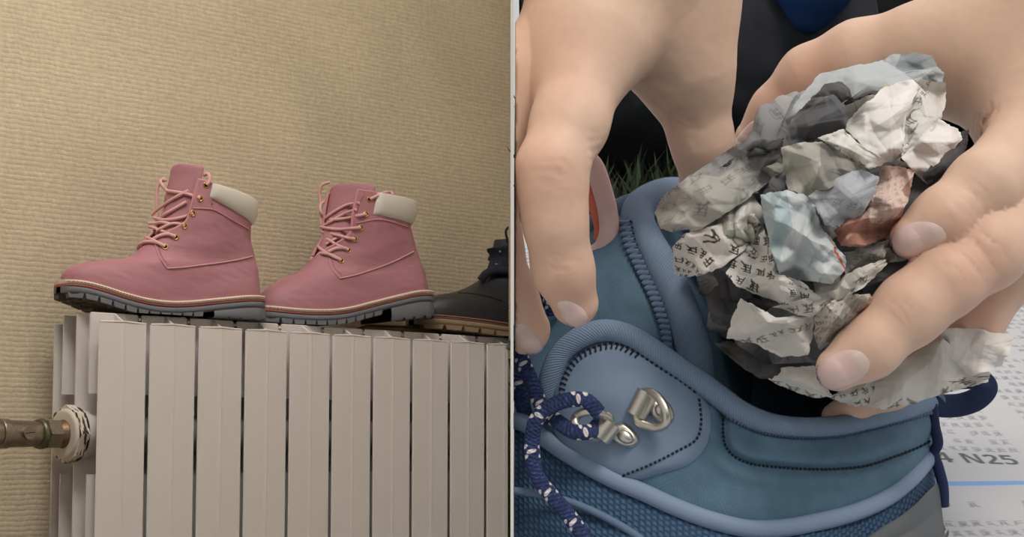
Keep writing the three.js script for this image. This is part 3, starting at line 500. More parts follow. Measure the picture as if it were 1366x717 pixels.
function surfaceNets(f, lo, hi, cell, paint) {
  const nx = Math.ceil((hi.x - lo.x) / cell) + 1, ny = Math.ceil((hi.y - lo.y) / cell) + 1, nz = Math.ceil((hi.z - lo.z) / cell) + 1, val = new Float32Array(nx * ny * nz), p = V();
  // coarse pass first: skip blocks far from the surface
  const B = 4, id = (i, j, k) => (k * ny + j) * nx + i;
  for (let k = 0; k < nz; k += B) for (let j = 0; j < ny; j += B) for (let i = 0; i < nx; i += B) {
    p.set(lo.x + (i + 1.5) * cell, lo.y + (j + 1.5) * cell, lo.z + (k + 1.5) * cell); const d = f(p, false), far = Math.abs(d) > cell * 5.5;
    for (let c = k; c < Math.min(nz, k + B); c++) for (let b = j; b < Math.min(ny, j + B); b++) for (let a = i; a < Math.min(nx, i + B); a++) { if (far) val[id(a, b, c)] = d; else { p.set(lo.x + a * cell, lo.y + b * cell, lo.z + c * cell); val[id(a, b, c)] = f(p, false); } }
  }
  const vid = new Int32Array(nx * ny * nz).fill(-1), pos = [], idx = [];
  for (let k = 0; k < nz - 1; k++) for (let j = 0; j < ny - 1; j++) for (let i = 0; i < nx - 1; i++) {
    let n = 0, sx = 0, sy = 0, sz = 0; const c = [];
    for (let q = 0; q < 8; q++) c.push(val[id(i + (q & 1), j + ((q >> 1) & 1), k + (q >> 2))]);
    for (let q = 0; q < 8; q++) for (const b of [1, 2, 4]) if (!(q & b)) { const v0 = c[q], v1 = c[q | b]; if ((v0 < 0) !== (v1 < 0)) { const t = v0 / (v0 - v1); sx += (q & 1) + (b === 1 ? t : 0); sy += ((q >> 1) & 1) + (b === 2 ? t : 0); sz += (q >> 2) + (b === 4 ? t : 0); n++; } }
    if (n) { vid[id(i, j, k)] = pos.length / 3; pos.push(lo.x + (i + sx / n) * cell, lo.y + (j + sy / n) * cell, lo.z + (k + sz / n) * cell); }
  }
  const quad = (a, b, c, d, flip) => { if (a < 0 || b < 0 || c < 0 || d < 0) return; if (flip) idx.push(a, c, b, b, c, d); else idx.push(a, b, c, b, d, c); };
  for (let k = 1; k < nz - 1; k++) for (let j = 1; j < ny - 1; j++) for (let i = 1; i < nx - 1; i++) {
    const v = val[id(i, j, k)] < 0;
    if (v !== (val[id(i + 1, j, k)] < 0)) quad(vid[id(i, j - 1, k - 1)], vid[id(i, j, k - 1)], vid[id(i, j - 1, k)], vid[id(i, j, k)], !v);
    if (v !== (val[id(i, j + 1, k)] < 0)) quad(vid[id(i - 1, j, k - 1)], vid[id(i, j, k - 1)], vid[id(i - 1, j, k)], vid[id(i, j, k)], v);
    if (v !== (val[id(i, j, k + 1)] < 0)) quad(vid[id(i - 1, j - 1, k)], vid[id(i, j - 1, k)], vid[id(i - 1, j, k)], vid[id(i, j, k)], !v);
  }
  const nor = [], col = [], e = 0.0004, g = V();
  const grad = (q) => { const r = V(f(V(q.x + e, q.y, q.z)) - f(V(q.x - e, q.y, q.z)), f(V(q.x, q.y + e, q.z)) - f(V(q.x, q.y - e, q.z)), f(V(q.x, q.y, q.z + e)) - f(V(q.x, q.y, q.z - e))); return r.normalize(); };
  for (let i = 0; i < pos.length; i += 3) {
    p.set(pos[i], pos[i + 1], pos[i + 2]);
    for (let s = 0; s < 2; s++) { g.copy(grad(p)); p.addScaledVector(g, -clamp(f(p), -cell, cell)); }
    pos[i] = p.x; pos[i + 1] = p.y; pos[i + 2] = p.z; g.copy(grad(p)); nor.push(g.x, g.y, g.z);
    if (paint) col.push(...paint(p));
  }
  const geo = new THREE.BufferGeometry(); geo.setAttribute('position', new THREE.Float32BufferAttribute(pos, 3)); geo.setAttribute('normal', new THREE.Float32BufferAttribute(nor, 3)); geo.setIndex(idx);
  if (paint) geo.setAttribute('color', new THREE.Float32BufferAttribute(col, 3));
  geo.setAttribute('uv', new THREE.Float32BufferAttribute(new Float32Array(pos.length / 3 * 2), 2));
  return geo;
}
const boundsOf = (js, pad = 0.004) => { const lo = V(9, 9, 9), hi = V(-9, -9, -9); for (const j of js) { lo.min(V(j.x - j.r - pad, j.y - j.r - pad, j.z - j.r - pad)); hi.max(V(j.x + j.r + pad, j.y + j.r + pad, j.z + j.r + pad)); } return [lo, hi]; };
const traceField = (f) => { const e = 0.0004; let last = null; return (px, py) => { const d = sight(px, py), p = camera.position.clone().addScaledVector(d, 0.3); for (let i = 0; i < 200; i++) { const v = f(p); if (v < 0.00003) { const n = V(f(V(p.x + e, p.y, p.z)) - f(V(p.x - e, p.y, p.z)), f(V(p.x, p.y + e, p.z)) - f(V(p.x, p.y - e, p.z)), f(V(p.x, p.y, p.z + e)) - f(V(p.x, p.y, p.z - e))).normalize(); return (last = { p: p.clone(), n }); } p.addScaledVector(d, v * 0.8); if (p.z < -0.7) break; } if (!last) throw new Error('nail misses ' + px + ' ' + py); return last; }; };

// skin: even tone with fine mottling; redder at the knuckle folds and finger ends
const PINKS = [];
function skinTone(p) {
  const m = 1 + 0.045 * noise.noise(p.x * 160, p.y * 160, p.z * 160) + 0.03 * noise.noise(p.x * 520, p.y * 520, p.z * 520);
  let k = 0.12 + 0.16 * noise.noise(p.x * 55 + 4, p.y * 55, p.z * 55); for (const q of PINKS) { const r2 = p.distanceToSquared(q.c) / (q.s * q.s); if (r2 < 6) k += q.a * Math.exp(-r2); }
  k = clamp(k); return [lerp(0.81, 0.755, k) * m, lerp(0.585, 0.41, k) * m, lerp(0.45, 0.31, k) * m];
}
const pink = (px, py, D, s, a) => PINKS.push({ c: at(px, py, D), s, a });
const skin = phys({ vertexColors: true, roughness: 0.5, clearcoat: 0.06, clearcoatRoughness: 0.5, specularIntensity: 0.6 });
const nailMat = phys({ vertexColors: true, roughness: 0.25, clearcoat: 0.6, clearcoatRoughness: 0.2 });
function nail(parent, hit, outline, dir) {                                            // dir: towards the free edge, in the outline's plane
  const g = patch(outline, hit, (r) => 0.00045 * (1 - Math.pow(r, 5)) - 0.00012 + 0.0002 * (1 - r), 16, 64), c = outline.reduce((s, p) => [s[0] + p[0] / outline.length, s[1] + p[1] / outline.length], [0, 0]);
  const U = g.attributes.uv, col = [], L = Math.max(...outline.map((p) => Math.hypot(p[0] - c[0], p[1] - c[1])));
  const N = spline(outline.map((p) => V(p[0], p[1], 0)), true);
  for (let i = 0; i < U.count; i++) { const x = (U.getX(i) - 0.5) * 2, y = (U.getY(i) - 0.5) * 2, r = Math.hypot(x, y), e = N.getPoint((Math.atan2(y, x) / 6.28319 + 1) % 1), q = (((e.x - c[0]) * dir[0] + (e.y - c[1]) * dir[1]) * r) / L, tip = smooth(0.72, 0.86, q), moon = smooth(-0.5, -0.72, q); col.push(lerp(lerp(0.80, 0.82, moon), 0.85, tip), lerp(lerp(0.58, 0.66, moon), 0.75, tip), lerp(lerp(0.54, 0.61, moon), 0.65, tip)); }
  g.setAttribute('color', new THREE.Float32BufferAttribute(col, 3)); return mesh('fingernail', local(g, parent), nailMat, parent);
}

const person = thing('person', 'kneeling person in dark trousers, stuffing crumpled newspaper into a blue shoe', 'person', at(1050, 60, 1.25));
{
  // hand that holds the shoe tongue
  pink(742, 222, 0.40, 0.008, 0.45); pink(752, 362, 0.405, 0.006, 0.3); pink(768, 425, 0.41, 0.008, 0.65); pink(712, 462, 0.42, 0.010, 0.55); pink(890, 165, 0.43, 0.009, 0.5); pink(760, 60, 0.41, 0.012, 0.25); pink(690, 300, 0.42, 0.014, 0.5);
  const A = handField({
    cutX: 0.00075, kPalm: 0.009,
    palm: [[[850, -420, 0.475, 118], [848, -120, 0.45, 112], [790, 45, 0.434, 66]], [[842, -90, 0.449, 70], [718, 112, 0.438, 50]], [[850, -90, 0.45, 110], [905, -10, 0.456, 72]], [[800, 30, 0.442, 58], [888, 62, 0.452, 52]]],
    fingers: [
      [[792, 62, 0.432, 60], [760, 165, 0.419, 48.5], [737, 225, 0.4125, 44.5], [738, 262, 0.4125, 41], [742, 302, 0.413, 38.5], [751, 358, 0.416, 38], [767, 404, 0.42, 32]],
      [[690, 110, 0.438, 55], [644, 245, 0.431, 46], [651, 328, 0.431, 43], [674, 395, 0.432, 38], [701, 440, 0.433, 33]],
      [[905, -10, 0.456, 70], [917, 105, 0.456, 58], [937, 190, 0.459, 39], [948, 255, 0.464, 36], [958, 330, 0.469, 27]]],
    folds: [[738, 224, 0.400, 10, 60, 0.0055, 0.0017, 0.00022], [748, 360, 0.408, 6, 40, 0.0045, 0.0016, 0.00014], [884, 168, 0.443, 30, -18, 0.009, 0.03, 0.0012], [796, 200, 0.412, 4, 40, 0.004, 0.0022, 0.00022]],
  });
  const [lo, hi] = boundsOf(A.all); lo.x = -0.002; hi.y = Math.min(hi.y, at(850, -260, 0.46).y);
  const h = mesh('hand', local(surfaceNets((p, d) => Math.max(A(p, d), p.y - hi.y + 0.003), lo, hi, 0.00105, skinTone), person), skin, person, 'hand pulling up the shoe tongue');
  const hit = traceField(A);
  nail(h, hit, [[743, 404], [754, 401], [768, 405], [780, 414], [786, 427], [780, 438], [768, 442], [757, 435], [748, 420]], [0.45, 0.9]);
  nail(h, hit, [[688, 433], [701, 433], [714, 445], [724, 459], [727, 471], [719, 480], [706, 476], [694, 465], [688, 450]], [0.7, 0.7]);
}
{
  // hand that pushes the paper ball in
  pink(1205, 322, 0.40, 0.010, 0.6); pink(1105, 500, 0.395, 0.011, 0.65); pink(1312, 325, 0.40, 0.010, 0.6); pink(1195, 415, 0.40, 0.006, 0.3); pink(1010, 165, 0.48, 0.010, 0.7); pink(1310, 165, 0.435, 0.010, 0.4); pink(1300, 425, 0.42, 0.011, 0.7); pink(1100, 545, 0.43, 0.008, 0.7); pink(1080, 90, 0.475, 0.008, 0.3); pink(1290, 255, 0.40, 0.008, 0.3);
  const Bf = handField({
    kPalm: 0.012,
    palm: [[[1700, -120, 0.47, 120], [1470, 20, 0.462, 112], [1405, 110, 0.452, 92]], [[1470, 40, 0.455, 105], [1420, 190, 0.447, 82]], [[1300, 62, 0.468, 68], [1410, 60, 0.46, 88]], [[1320, 105, 0.462, 50], [1400, 160, 0.452, 66]], [[1430, 200, 0.447, 76], [1450, 270, 0.45, 68]]],
    fingers: [
      [[1330, 60, 0.468, 70], [1225, 76, 0.474, 66], [1150, 87, 0.48, 58], [1085, 108, 0.486, 47], [1038, 150, 0.491, 36], [1006, 184, 0.494, 26]],
      [[1400, 172, 0.438, 64], [1312, 250, 0.419, 46], [1258, 294, 0.4145, 39.5], [1216, 318, 0.4135, 28.5]],
      [[1425, 225, 0.44, 68], [1314, 333, 0.417, 52], [1262, 374, 0.413, 46], [1214, 413, 0.411, 45], [1160, 464, 0.409, 38], [1118, 492, 0.4085, 30]],
      [[1440, 260, 0.445, 62], [1352, 345, 0.434, 48], [1296, 425, 0.435, 40], [1190, 512, 0.445, 30], [1114, 556, 0.450, 18]]],
    folds: [[1310, 330, 0.402, 42, -36, 0.0062, 0.0036, 0.0004], [1200, 412, 0.401, 40, -36, 0.0036, 0.0020, 0.00012], [1300, 262, 0.409, 40, -36, 0.004, 0.0022, 0.00012], [1318, 168, 0.44, 30, 20, 0.007, 0.009, 0.0009]],
  });
  const [lo, hi] = boundsOf(Bf.all); hi.x = at(1760, 0, 0.46).x;
  const h = mesh('hand', local(surfaceNets((p, d) => Math.max(Bf(p, d), p.x - hi.x + 0.003), lo, hi, 0.00105, skinTone), person), skin, person, 'hand gripping the crumpled newspaper');
  const hit = traceField(Bf);
  nail(h, hit, [[1186, 318], [1194, 305], [1212, 297], [1238, 295], [1257, 303], [1264, 316], [1252, 330], [1228, 341], [1203, 346], [1188, 338]], [-0.9, 0.35]);
  nail(h, hit, [[1084, 502], [1090, 486], [1106, 473], [1130, 466], [1150, 469], [1162, 485], [1154, 502], [1132, 516], [1106, 525], [1089, 520]], [-0.85, 0.5]);
  nail(h, hit, [[980, 190], [990, 174], [1004, 161], [1017, 158], [1020, 168], [1012, 182], [998, 192]], [-0.8, 0.6]);
}
{
  // dark clothing of the kneeling person, folds in the cloth
  const cutX = 0.006, cloth = (lims, k, amp) => { const c = lims.map((l) => l.map(joint)), f = (p, d = true) => Math.max(cutX - p.x, f0(p, d)), f0 = (p, d) => { let v = 9; for (const s of c) for (let i = 1; i < s.length; i++) v = smin(v, segD(p, s[i - 1], s[i]), k); return v + (d ? amp * noise.noise(p.x * 16, p.y * 22, p.z * 16) + amp * 0.4 * noise.noise(p.x * 45, p.y * 60, p.z * 45) : 0); }; const [lo, hi] = boundsOf(c.flat(), 0.02); return surfaceNets(f, lo, hi, 0.009); };
  const trousers = std({ color: 0x24272d, roughness: 0.92 }), black = std({ color: 0x0d0e11, roughness: 0.95 });
  mesh('trousers', local(cloth([[[560, 160, 1.45, 150], [900, 60, 1.28, 175], [1010, 40, 1.3, 160]], [[900, -250, 1.75, 260], [820, 20, 1.4, 170]], [[1340, -40, 1.36, 150], [1460, 110, 1.3, 150], [1800, 200, 1.5, 160]], [[900, -250, 1.75, 260], [1500, -200, 1.75, 260]]], 0.05, 0.006), person), trousers, person, 'dark grey trousers');
  mesh('jacket_hem', local(cloth([[[980, 70, 1.42, 140], [1200, 40, 1.42, 170], [1340, 120, 1.42, 150]], [[1100, -280, 1.6, 280], [1240, 60, 1.5, 220]], [[740, 150, 1.3, 90], [880, 165, 1.28, 75], [1010, 180, 1.3, 90], [1120, 200, 1.4, 120]]], 0.05, 0.006), person), black, person, 'black jacket hem');
  mesh('shirt', local(cloth([[[1085, -30, 1.2, 48], [1100, -90, 1.25, 70]], [[1085, -30, 1.2, 48], [1075, 10, 1.21, 26]]], 0.03, 0.003), person), std({ color: 0x17407c, roughness: 0.85 }), person, 'blue shirt');
}
// bank with grass, newspaper sheet
const BANK0 = at(950, 852, 0.42), BANKS = 0.267;
const bankY = (z) => BANK0.y + BANKS * (-z + BANK0.z);
{
  const prof = [[-0.16, 0], [-0.16, bankY(-0.16)], [-2.0, bankY(-2.0)], [-2.6, bankY(-2.0)], [-2.6, 0]];
  const s = new THREE.Shape(prof.map(([z, y]) => new THREE.Vector2(z, y))), g = new THREE.ExtrudeGeometry(s, { depth: 2.6, bevelEnabled: false });
  g.rotateY(-Math.PI / 2); const P = g.attributes.position; const lo = 1e9; for (let i = 0; i < P.count; i++) { const x = P.getX(i), z = P.getZ(i); P.setXYZ(i, -x + 0.003, P.getY(i), z); } g.index ? 0 : 0; g.computeVertexNormals();
  struct('ground', g, std({ map: fieldTex(256, 256, (i, j) => { const n = 0.5 + 0.5 * noise.noise(i / 20, j / 20, 1) + 0.3 * noise.noise(i / 5, j / 5, 2); return [0.09 + 0.05 * n, 0.1 + 0.06 * n, 0.05 + 0.03 * n]; }, true), roughness: 1 }));
  struct('lawn', new THREE.BoxGeometry(6, 0.1, 8).translate(3.0, -0.06, -0.5), std({ color: 0x33452a, roughness: 1 }));
  // grass blades
  const blade = new THREE.BufferGeometry(); blade.setAttribute('position', new THREE.Float32BufferAttribute([-0.0016, 0, 0, 0.0016, 0, 0, -0.0011, 0.012, 0.002, 0.0011, 0.012, 0.002, 0, 0.024, 0.009], 3)); blade.setIndex([0, 1, 2, 1, 3, 2, 2, 3, 4]); blade.computeVertexNormals();
  blade.setAttribute('uv', new THREE.Float32BufferAttribute(new Float32Array(10), 2));
  const N = 14000, r = rng(77), inst = new THREE.InstancedMesh(blade, std({ color: 0xffffff, roughness: 0.8 }), N), m = new THREE.Matrix4(), q = new THREE.Quaternion(), e = new THREE.Euler(), c = new THREE.Color();
  for (let i = 0; i < N; i++) { const z = -0.62 - r() * 1.1, x = 0.012 + r() * 0.72, sc = 0.7 + r() * 0.9; if (z > lerp(-1.05, -0.72, x / 0.46) - 0.03 && x < 0.47) continue; e.set((r() - 0.5) * 0.9, r() * 6.28, (r() - 0.5) * 0.9); m.compose(V(x, bankY(z) - 0.001, z), q.setFromEuler(e), V(sc, sc, sc)); inst.setMatrixAt(i, m); inst.setColorAt(i, c.setRGB(0.008 + r() * 0.01, 0.016 + r() * 0.02, 0.004 + r() * 0.005)); }
  inst.name = numbered('grass'); inst.castShadow = inst.receiveShadow = true; scene.add(inst); tag(inst, 'short dark green grass on the bank behind the shoe', 'grass'); inst.userData.kind = 'stuff';
}
// ---------------------------------------------------------------- newspaper: print and crumpled ball
function glyph(g, x, y, s, r) {                                                       // a dense block character built of strokes
  g.lineWidth = Math.max(1, s * 0.085);
  const h = () => x + s * (0.08 + 0.84 * r()), v = () => y + s * (0.08 + 0.84 * r());
  for (let k = 0, n = 2 + Math.floor(r() * 3); k < n; k++) { const yy = y + s * (0.12 + 0.76 * (k + r() * 0.4) / n), a = x + s * (0.06 + 0.25 * r()); g.beginPath(); g.moveTo(a, yy); g.lineTo(x + s * (0.65 + 0.28 * r()), yy); g.stroke(); }
  for (let k = 0, n = 1 + Math.floor(r() * 3); k < n; k++) { const xx = x + s * (0.15 + 0.7 * (k + r() * 0.5) / n); g.beginPath(); g.moveTo(xx, y + s * (0.08 + 0.3 * r())); g.lineTo(xx, y + s * (0.65 + 0.28 * r())); g.stroke(); }
  if (r() < 0.6) { const xx = h(); g.beginPath(); g.moveTo(xx, y + s * 0.3); g.quadraticCurveTo(xx - s * 0.1, y + s * 0.7, x + s * 0.08, y + s * 0.92); g.stroke(); }
  if (r() < 0.6) { g.beginPath(); g.moveTo(x + s * 0.5, y + s * 0.4); g.quadraticCurveTo(x + s * 0.6, y + s * 0.75, x + s * 0.94, y + s * 0.92); g.stroke(); }
}
function printSheet(seed, paper, ink, size, opts = {}) {
  return canvasTex(512, 512, (g, w, h) => {
    const r = rng(seed); g.fillStyle = paper; g.fillRect(0, 0, w, h);
    for (let k = 0; k < 26; k++) { g.globalAlpha = 0.05; g.fillStyle = r() < 0.5 ? '#ffffff' : '#8d8a80'; g.beginPath(); g.ellipse(r() * w, r() * h, 30 + r() * 90, 20 + r() * 70, r() * 3, 0, 7); g.fill(); }
    g.globalAlpha = 1;
    for (const p of opts.pictures ?? []) { g.globalAlpha = p[5] ?? 0.85; g.fillStyle = p[4]; g.beginPath(); const cx = p[0] * w, cy = p[1] * h; for (let k = 0; k < 9; k++) { const a = k / 9 * 6.283, q = 0.75 + 0.5 * r(); g.lineTo(cx + Math.cos(a) * p[2] * w * q, cy + Math.sin(a) * p[3] * h * q); } g.fill(); }
    g.globalAlpha = opts.alpha ?? 0.85; g.strokeStyle = ink;
    if (size) for (let y = size; y < h - size; y += size * 1.45) { if (r() < (opts.skip ?? 0.12)) continue; for (let x = size * 0.5; x < w - size; x += size * 1.12) if (r() > 0.1) glyph(g, x, y, size, r); }
    if (opts.lines) { g.strokeStyle = opts.lines; g.lineWidth = 7; g.beginPath(); g.moveTo(w * 0.2, h * 0.3); g.lineTo(w * 0.42, h * 0.55); g.lineTo(w * 0.34, h * 0.75); g.stroke(); }
    g.globalAlpha = 1;
  });
}
const sheetMat = (map) => std({ map, roughness: 0.88 });
const P_TEXT = sheetMat(printSheet(11, '#dfdcd8', '#23211f', 27, { skip: 0.05 })), P_TEXT2 = sheetMat(printSheet(12, '#dcdad6', '#2a2725', 25, { skip: 0.1 })), P_SMALL = sheetMat(printSheet(13, '#d0cec8', '#3a3733', 22));
const P_WHITE = sheetMat(printSheet(14, '#ebe9e6', '#77736c', 0)), P_PALE = sheetMat(printSheet(15, '#dcdad5', '#55524c', 26, { skip: 0.75, alpha: 0.6 }));
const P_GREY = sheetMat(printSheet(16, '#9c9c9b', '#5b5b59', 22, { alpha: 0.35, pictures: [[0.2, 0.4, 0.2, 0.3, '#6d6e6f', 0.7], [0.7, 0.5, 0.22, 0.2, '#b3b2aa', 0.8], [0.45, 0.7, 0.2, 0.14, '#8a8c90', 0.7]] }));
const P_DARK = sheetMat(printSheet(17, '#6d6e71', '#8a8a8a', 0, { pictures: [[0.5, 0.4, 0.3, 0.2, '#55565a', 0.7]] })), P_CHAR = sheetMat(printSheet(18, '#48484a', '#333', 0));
const P_KHAKI = sheetMat(printSheet(19, '#b3b1a9', '#55524c', 0, { pictures: [[0.3, 0.6, 0.2, 0.25, '#85847f', 0.7], [0.7, 0.4, 0.2, 0.2, '#c6c5bd', 0.8], [0.2, 0.2, 0.12, 0.16, '#9c988a', 0.7]] }));
const P_BLUE = sheetMat(printSheet(20, '#bfc2c8', '#7d828c', 24, { alpha: 0.45, pictures: [[0.5, 0.6, 0.3, 0.2, '#aeb3bd', 0.7]] }));
const P_PINK = sheetMat(printSheet(21, '#c9ab9f', '#7b4f45', 20, { alpha: 0.3, pictures: [[0.3, 0.4, 0.22, 0.3, '#b98576', 0.8], [0.65, 0.6, 0.25, 0.2, '#d9c4ba', 0.8], [0.5, 0.25, 0.14, 0.2, '#a06a5c', 0.7], [0.4, 0.75, 0.15, 0.12, '#8f6a5c', 0.7]] }));
const P_SKY = sheetMat(printSheet(22, '#cdd5d8', '#8796a0', 0, { lines: '#c65a48', pictures: [[0.7, 0.4, 0.22, 0.3, '#a9bcc0', 0.8], [0.4, 0.8, 0.3, 0.14, '#dfe4ea', 0.9], [0.75, 0.7, 0.14, 0.18, '#97adae', 0.7]] }));
const P_HOOD = sheetMat(printSheet(23, '#bac0c4', '#7c8084', 0, { pictures: [[0.7, 0.35, 0.16, 0.12, '#c9b9a4', 0.8], [0.66, 0.72, 0.1, 0.1, '#d0704f', 0.9], [0.2, 0.6, 0.2, 0.2, '#8f979b', 0.8]] }));
const tri = (x) => Math.abs(((x % 1) + 1) % 1 - 0.5) * 4 - 1;
const WAD = { x: 1085, y: 305, rx: 225, ry: 245, D: 0.447 };
const domeD = (px, py) => WAD.D - 0.026 * Math.sqrt(Math.max(0, 1 - Math.pow((px - WAD.x) / WAD.rx, 2) - Math.pow((py - WAD.y) / WAD.ry, 2)));
const wad = thing('paper_ball', 'crumpled ball of printed newspaper being pushed into the blue shoe', 'newspaper', at(WAD.x, WAD.y, 0.45));
function crumple(outline, mat, { lift = 0, amp = 0.0022, seed = 1, bulge = 0.002, D, size = 1, tilt = [0, 0], turn = 0, folds } = {}) {
  const r = rng(seed), c = outline.reduce((s, p) => [s[0] + p[0] / outline.length, s[1] + p[1] / outline.length], [0, 0]);
  const dirs = []; for (let k = 0; k < 7; k++) { const a = r() * Math.PI * 2; dirs.push([Math.cos(a), Math.sin(a), (k < 3 ? 0.018 : 0.0075) * (0.8 + r() * 0.7), r(), k < 3 ? 1 : 0.42]); }
  const N = outline.length, S = Math.max(96, N * 12), R = 44, jag = Array.from({ length: S }, () => (r() - 0.5));
  const edge = Array.from({ length: S }, (_, k) => { const x = k / S * N, i = Math.floor(x), f = x - i, a = outline[i], b = outline[(i + 1) % N], j = Math.sin(f * Math.PI) * (jag[k] * 1.6 + 3 * noise.noise(k / 5, seed, 2)); const nx = -(b[1] - a[1]), ny = b[0] - a[0], l = Math.hypot(nx, ny) || 1; return [lerp(a[0], b[0], f) + nx / l * j, lerp(a[1], b[1], f) + ny / l * j, a[2] === undefined ? 0 : lerp(a[2], b[2] ?? 0, f)]; });
  const s = PX(0.43), ct = Math.cos(turn), st = Math.sin(turn);
  const g = fromGrid(S, R, (u, v) => {
    const e = edge[Math.round(u * S) % S], rr = v, px = lerp(c[0], e[0], rr), py = lerp(c[1], e[1], rr), X = (px - c[0]) * s, Y = (py - c[1]) * s;
    let h = 0; const wx = X + 0.0022 * noise.noise(X * 90, Y * 90, seed), wy = Y + 0.0022 * noise.noise(X * 90 + 7, Y * 90, seed);
    for (const [dx, dy, lam, ph, a] of dirs) h += a * tri((wx * dx + wy * dy) / lam + ph);
    for (let k = 0; k < 4; k++) { const [dx, dy, lam, ph] = dirs[k + 3], q = 1 - Math.abs(tri((wx * dy - wy * dx) / (lam * (1.3 + 0.5 * k)) + ph * 1.7)); h += 0.2 * (k % 2 ? 1 : -1) * q * q * q; }
    const curl = smooth(0.72, 1, rr) * 0.0034 * noise.noise(Math.cos(u * 6.283) * 1.6 + seed, Math.sin(u * 6.283) * 1.6, seed * 1.7);
    const base = D ?? domeD(px, py), d = base - lift - bulge * (1 - rr * rr) + amp * h * 0.8 - curl + (e[2] ?? 0) * rr + tilt[0] * X + tilt[1] * Y;
    return at(px, py, d);
  }, true);
  surfaceUV(g, S, R, true); const U = g.attributes.uv; for (let i = 0; i < U.count; i++) { const x = U.getX(i), y = -U.getY(i); U.setXY(i, (x * ct - y * st) / (0.075 * size) + 0.5, (x * st + y * ct) / (0.075 * size) + 0.5); }
  return mesh('paper_sheet', local(g, wad), mat, wad);
}
{
  // inner core so that the ball is solid
  const core = fromGrid(140, 100, (u, v) => { const a = u * 6.28319, e = (v - 0.5) * Math.PI, x = Math.cos(e) * Math.cos(a), y = Math.sin(e), z = Math.cos(e) * Math.sin(a), q = 0.82 + 0.025 * tri(x * 2.1 - y * 1.3 + z * 1.1) + 0.02 * tri(y * 2.3 + x * 1.2 - z * 1.1) + 0.05 * Math.abs(noise.noise(x * 3, y * 3, z * 3)) * 2 - 0.08 * tri(x * 2.3 + y * 1.7 + z); return at(WAD.x - 2 + x * 176 * q * (y < 0 ? 0.86 : 1) + y * -20, WAD.y + 2 + y * 222 * q, WAD.D + 0.010 - z * 0.028 * q); }, true);
  mesh('paper_core', local(core, wad), P_GREY, wad);
  // smaller crushed folds that fill the hollows between the larger sheets
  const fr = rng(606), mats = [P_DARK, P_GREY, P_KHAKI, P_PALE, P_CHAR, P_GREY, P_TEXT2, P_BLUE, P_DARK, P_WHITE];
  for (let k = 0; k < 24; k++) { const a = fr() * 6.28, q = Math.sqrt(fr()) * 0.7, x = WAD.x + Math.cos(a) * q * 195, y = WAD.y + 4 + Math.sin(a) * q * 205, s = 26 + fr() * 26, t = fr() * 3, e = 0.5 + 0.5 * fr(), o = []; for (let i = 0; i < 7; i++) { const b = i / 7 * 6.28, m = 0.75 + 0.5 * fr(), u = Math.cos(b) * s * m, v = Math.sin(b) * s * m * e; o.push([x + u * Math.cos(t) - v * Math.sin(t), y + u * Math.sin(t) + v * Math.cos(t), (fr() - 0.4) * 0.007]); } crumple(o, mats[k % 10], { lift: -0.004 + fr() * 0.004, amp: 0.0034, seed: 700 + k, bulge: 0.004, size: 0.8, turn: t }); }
  crumple([[1046, 160], [1068, 128], [1094, 98], [1141, 87], [1172, 82], [1192, 72], [1219, 70], [1243, 74], [1250, 88], [1260, 98], [1256, 112], [1215, 118], [1160, 126], [1105, 150], [1062, 180]], P_HOOD, { lift: 0.001, amp: 0.0014, seed: 3, size: 1.4 });
  crumple([[1150, 108], [1190, 96], [1245, 92], [1252, 110], [1224, 120], [1170, 122]], P_HOOD, { lift: 0.003, amp: 0.002, seed: 31, size: 0.8 });
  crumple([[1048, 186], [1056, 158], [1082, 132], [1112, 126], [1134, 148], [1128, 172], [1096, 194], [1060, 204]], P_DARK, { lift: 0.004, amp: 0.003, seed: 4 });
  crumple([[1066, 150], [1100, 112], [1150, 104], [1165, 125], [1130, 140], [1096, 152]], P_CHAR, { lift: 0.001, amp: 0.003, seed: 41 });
  crumple([[1124, 169], [1149, 142], [1180, 116], [1206, 108], [1231, 103], [1222, 126], [1209, 156], [1206, 186], [1203, 209], [1188, 217], [1157, 200]], P_WHITE, { lift: 0.008, amp: 0.0032, seed: 5, bulge: 0.003 });
  crumple([[1228, 106], [1262, 110], [1262, 135], [1256, 158], [1240, 178], [1203, 210], [1204, 186], [1208, 155]], P_PALE, { lift: 0.006, amp: 0.003, seed: 6, turn: 0.5 });
  crumple([[1250, 158], [1278, 172], [1284, 186], [1258, 214], [1236, 246], [1219, 230], [1202, 210], [1226, 186]], P_WHITE, { lift: 0.006, amp: 0.0032, seed: 7 });
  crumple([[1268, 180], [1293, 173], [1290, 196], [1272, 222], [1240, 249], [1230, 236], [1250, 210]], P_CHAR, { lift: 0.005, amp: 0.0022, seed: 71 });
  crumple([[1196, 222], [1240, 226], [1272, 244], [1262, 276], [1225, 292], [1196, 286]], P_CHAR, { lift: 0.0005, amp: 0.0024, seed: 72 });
  crumple([[1090, 184], [1125, 172], [1143, 190], [1186, 216], [1160, 226], [1138, 216], [1112, 196]], P_PALE, { lift: 0.009, amp: 0.003, seed: 8 });
  crumple([[873, 284], [884, 262], [907, 244], [942, 220], [977, 196], [1008, 186], [1043, 186], [1049, 206], [1026, 243], [990, 271], [938, 304], [895, 310], [880, 304]], P_GREY, { lift: 0.005, amp: 0.0034, seed: 9, size: 1.6, bulge: 0.004 });
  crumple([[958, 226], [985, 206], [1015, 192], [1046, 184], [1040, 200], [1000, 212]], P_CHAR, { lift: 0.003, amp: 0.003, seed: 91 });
  crumple([[1042, 197], [1070, 190], [1096, 189], [1133, 214], [1153, 230], [1120, 246], [1080, 262], [1051, 253], [1046, 226]], P_KHAKI, { lift: 0.010, amp: 0.0028, seed: 10 });
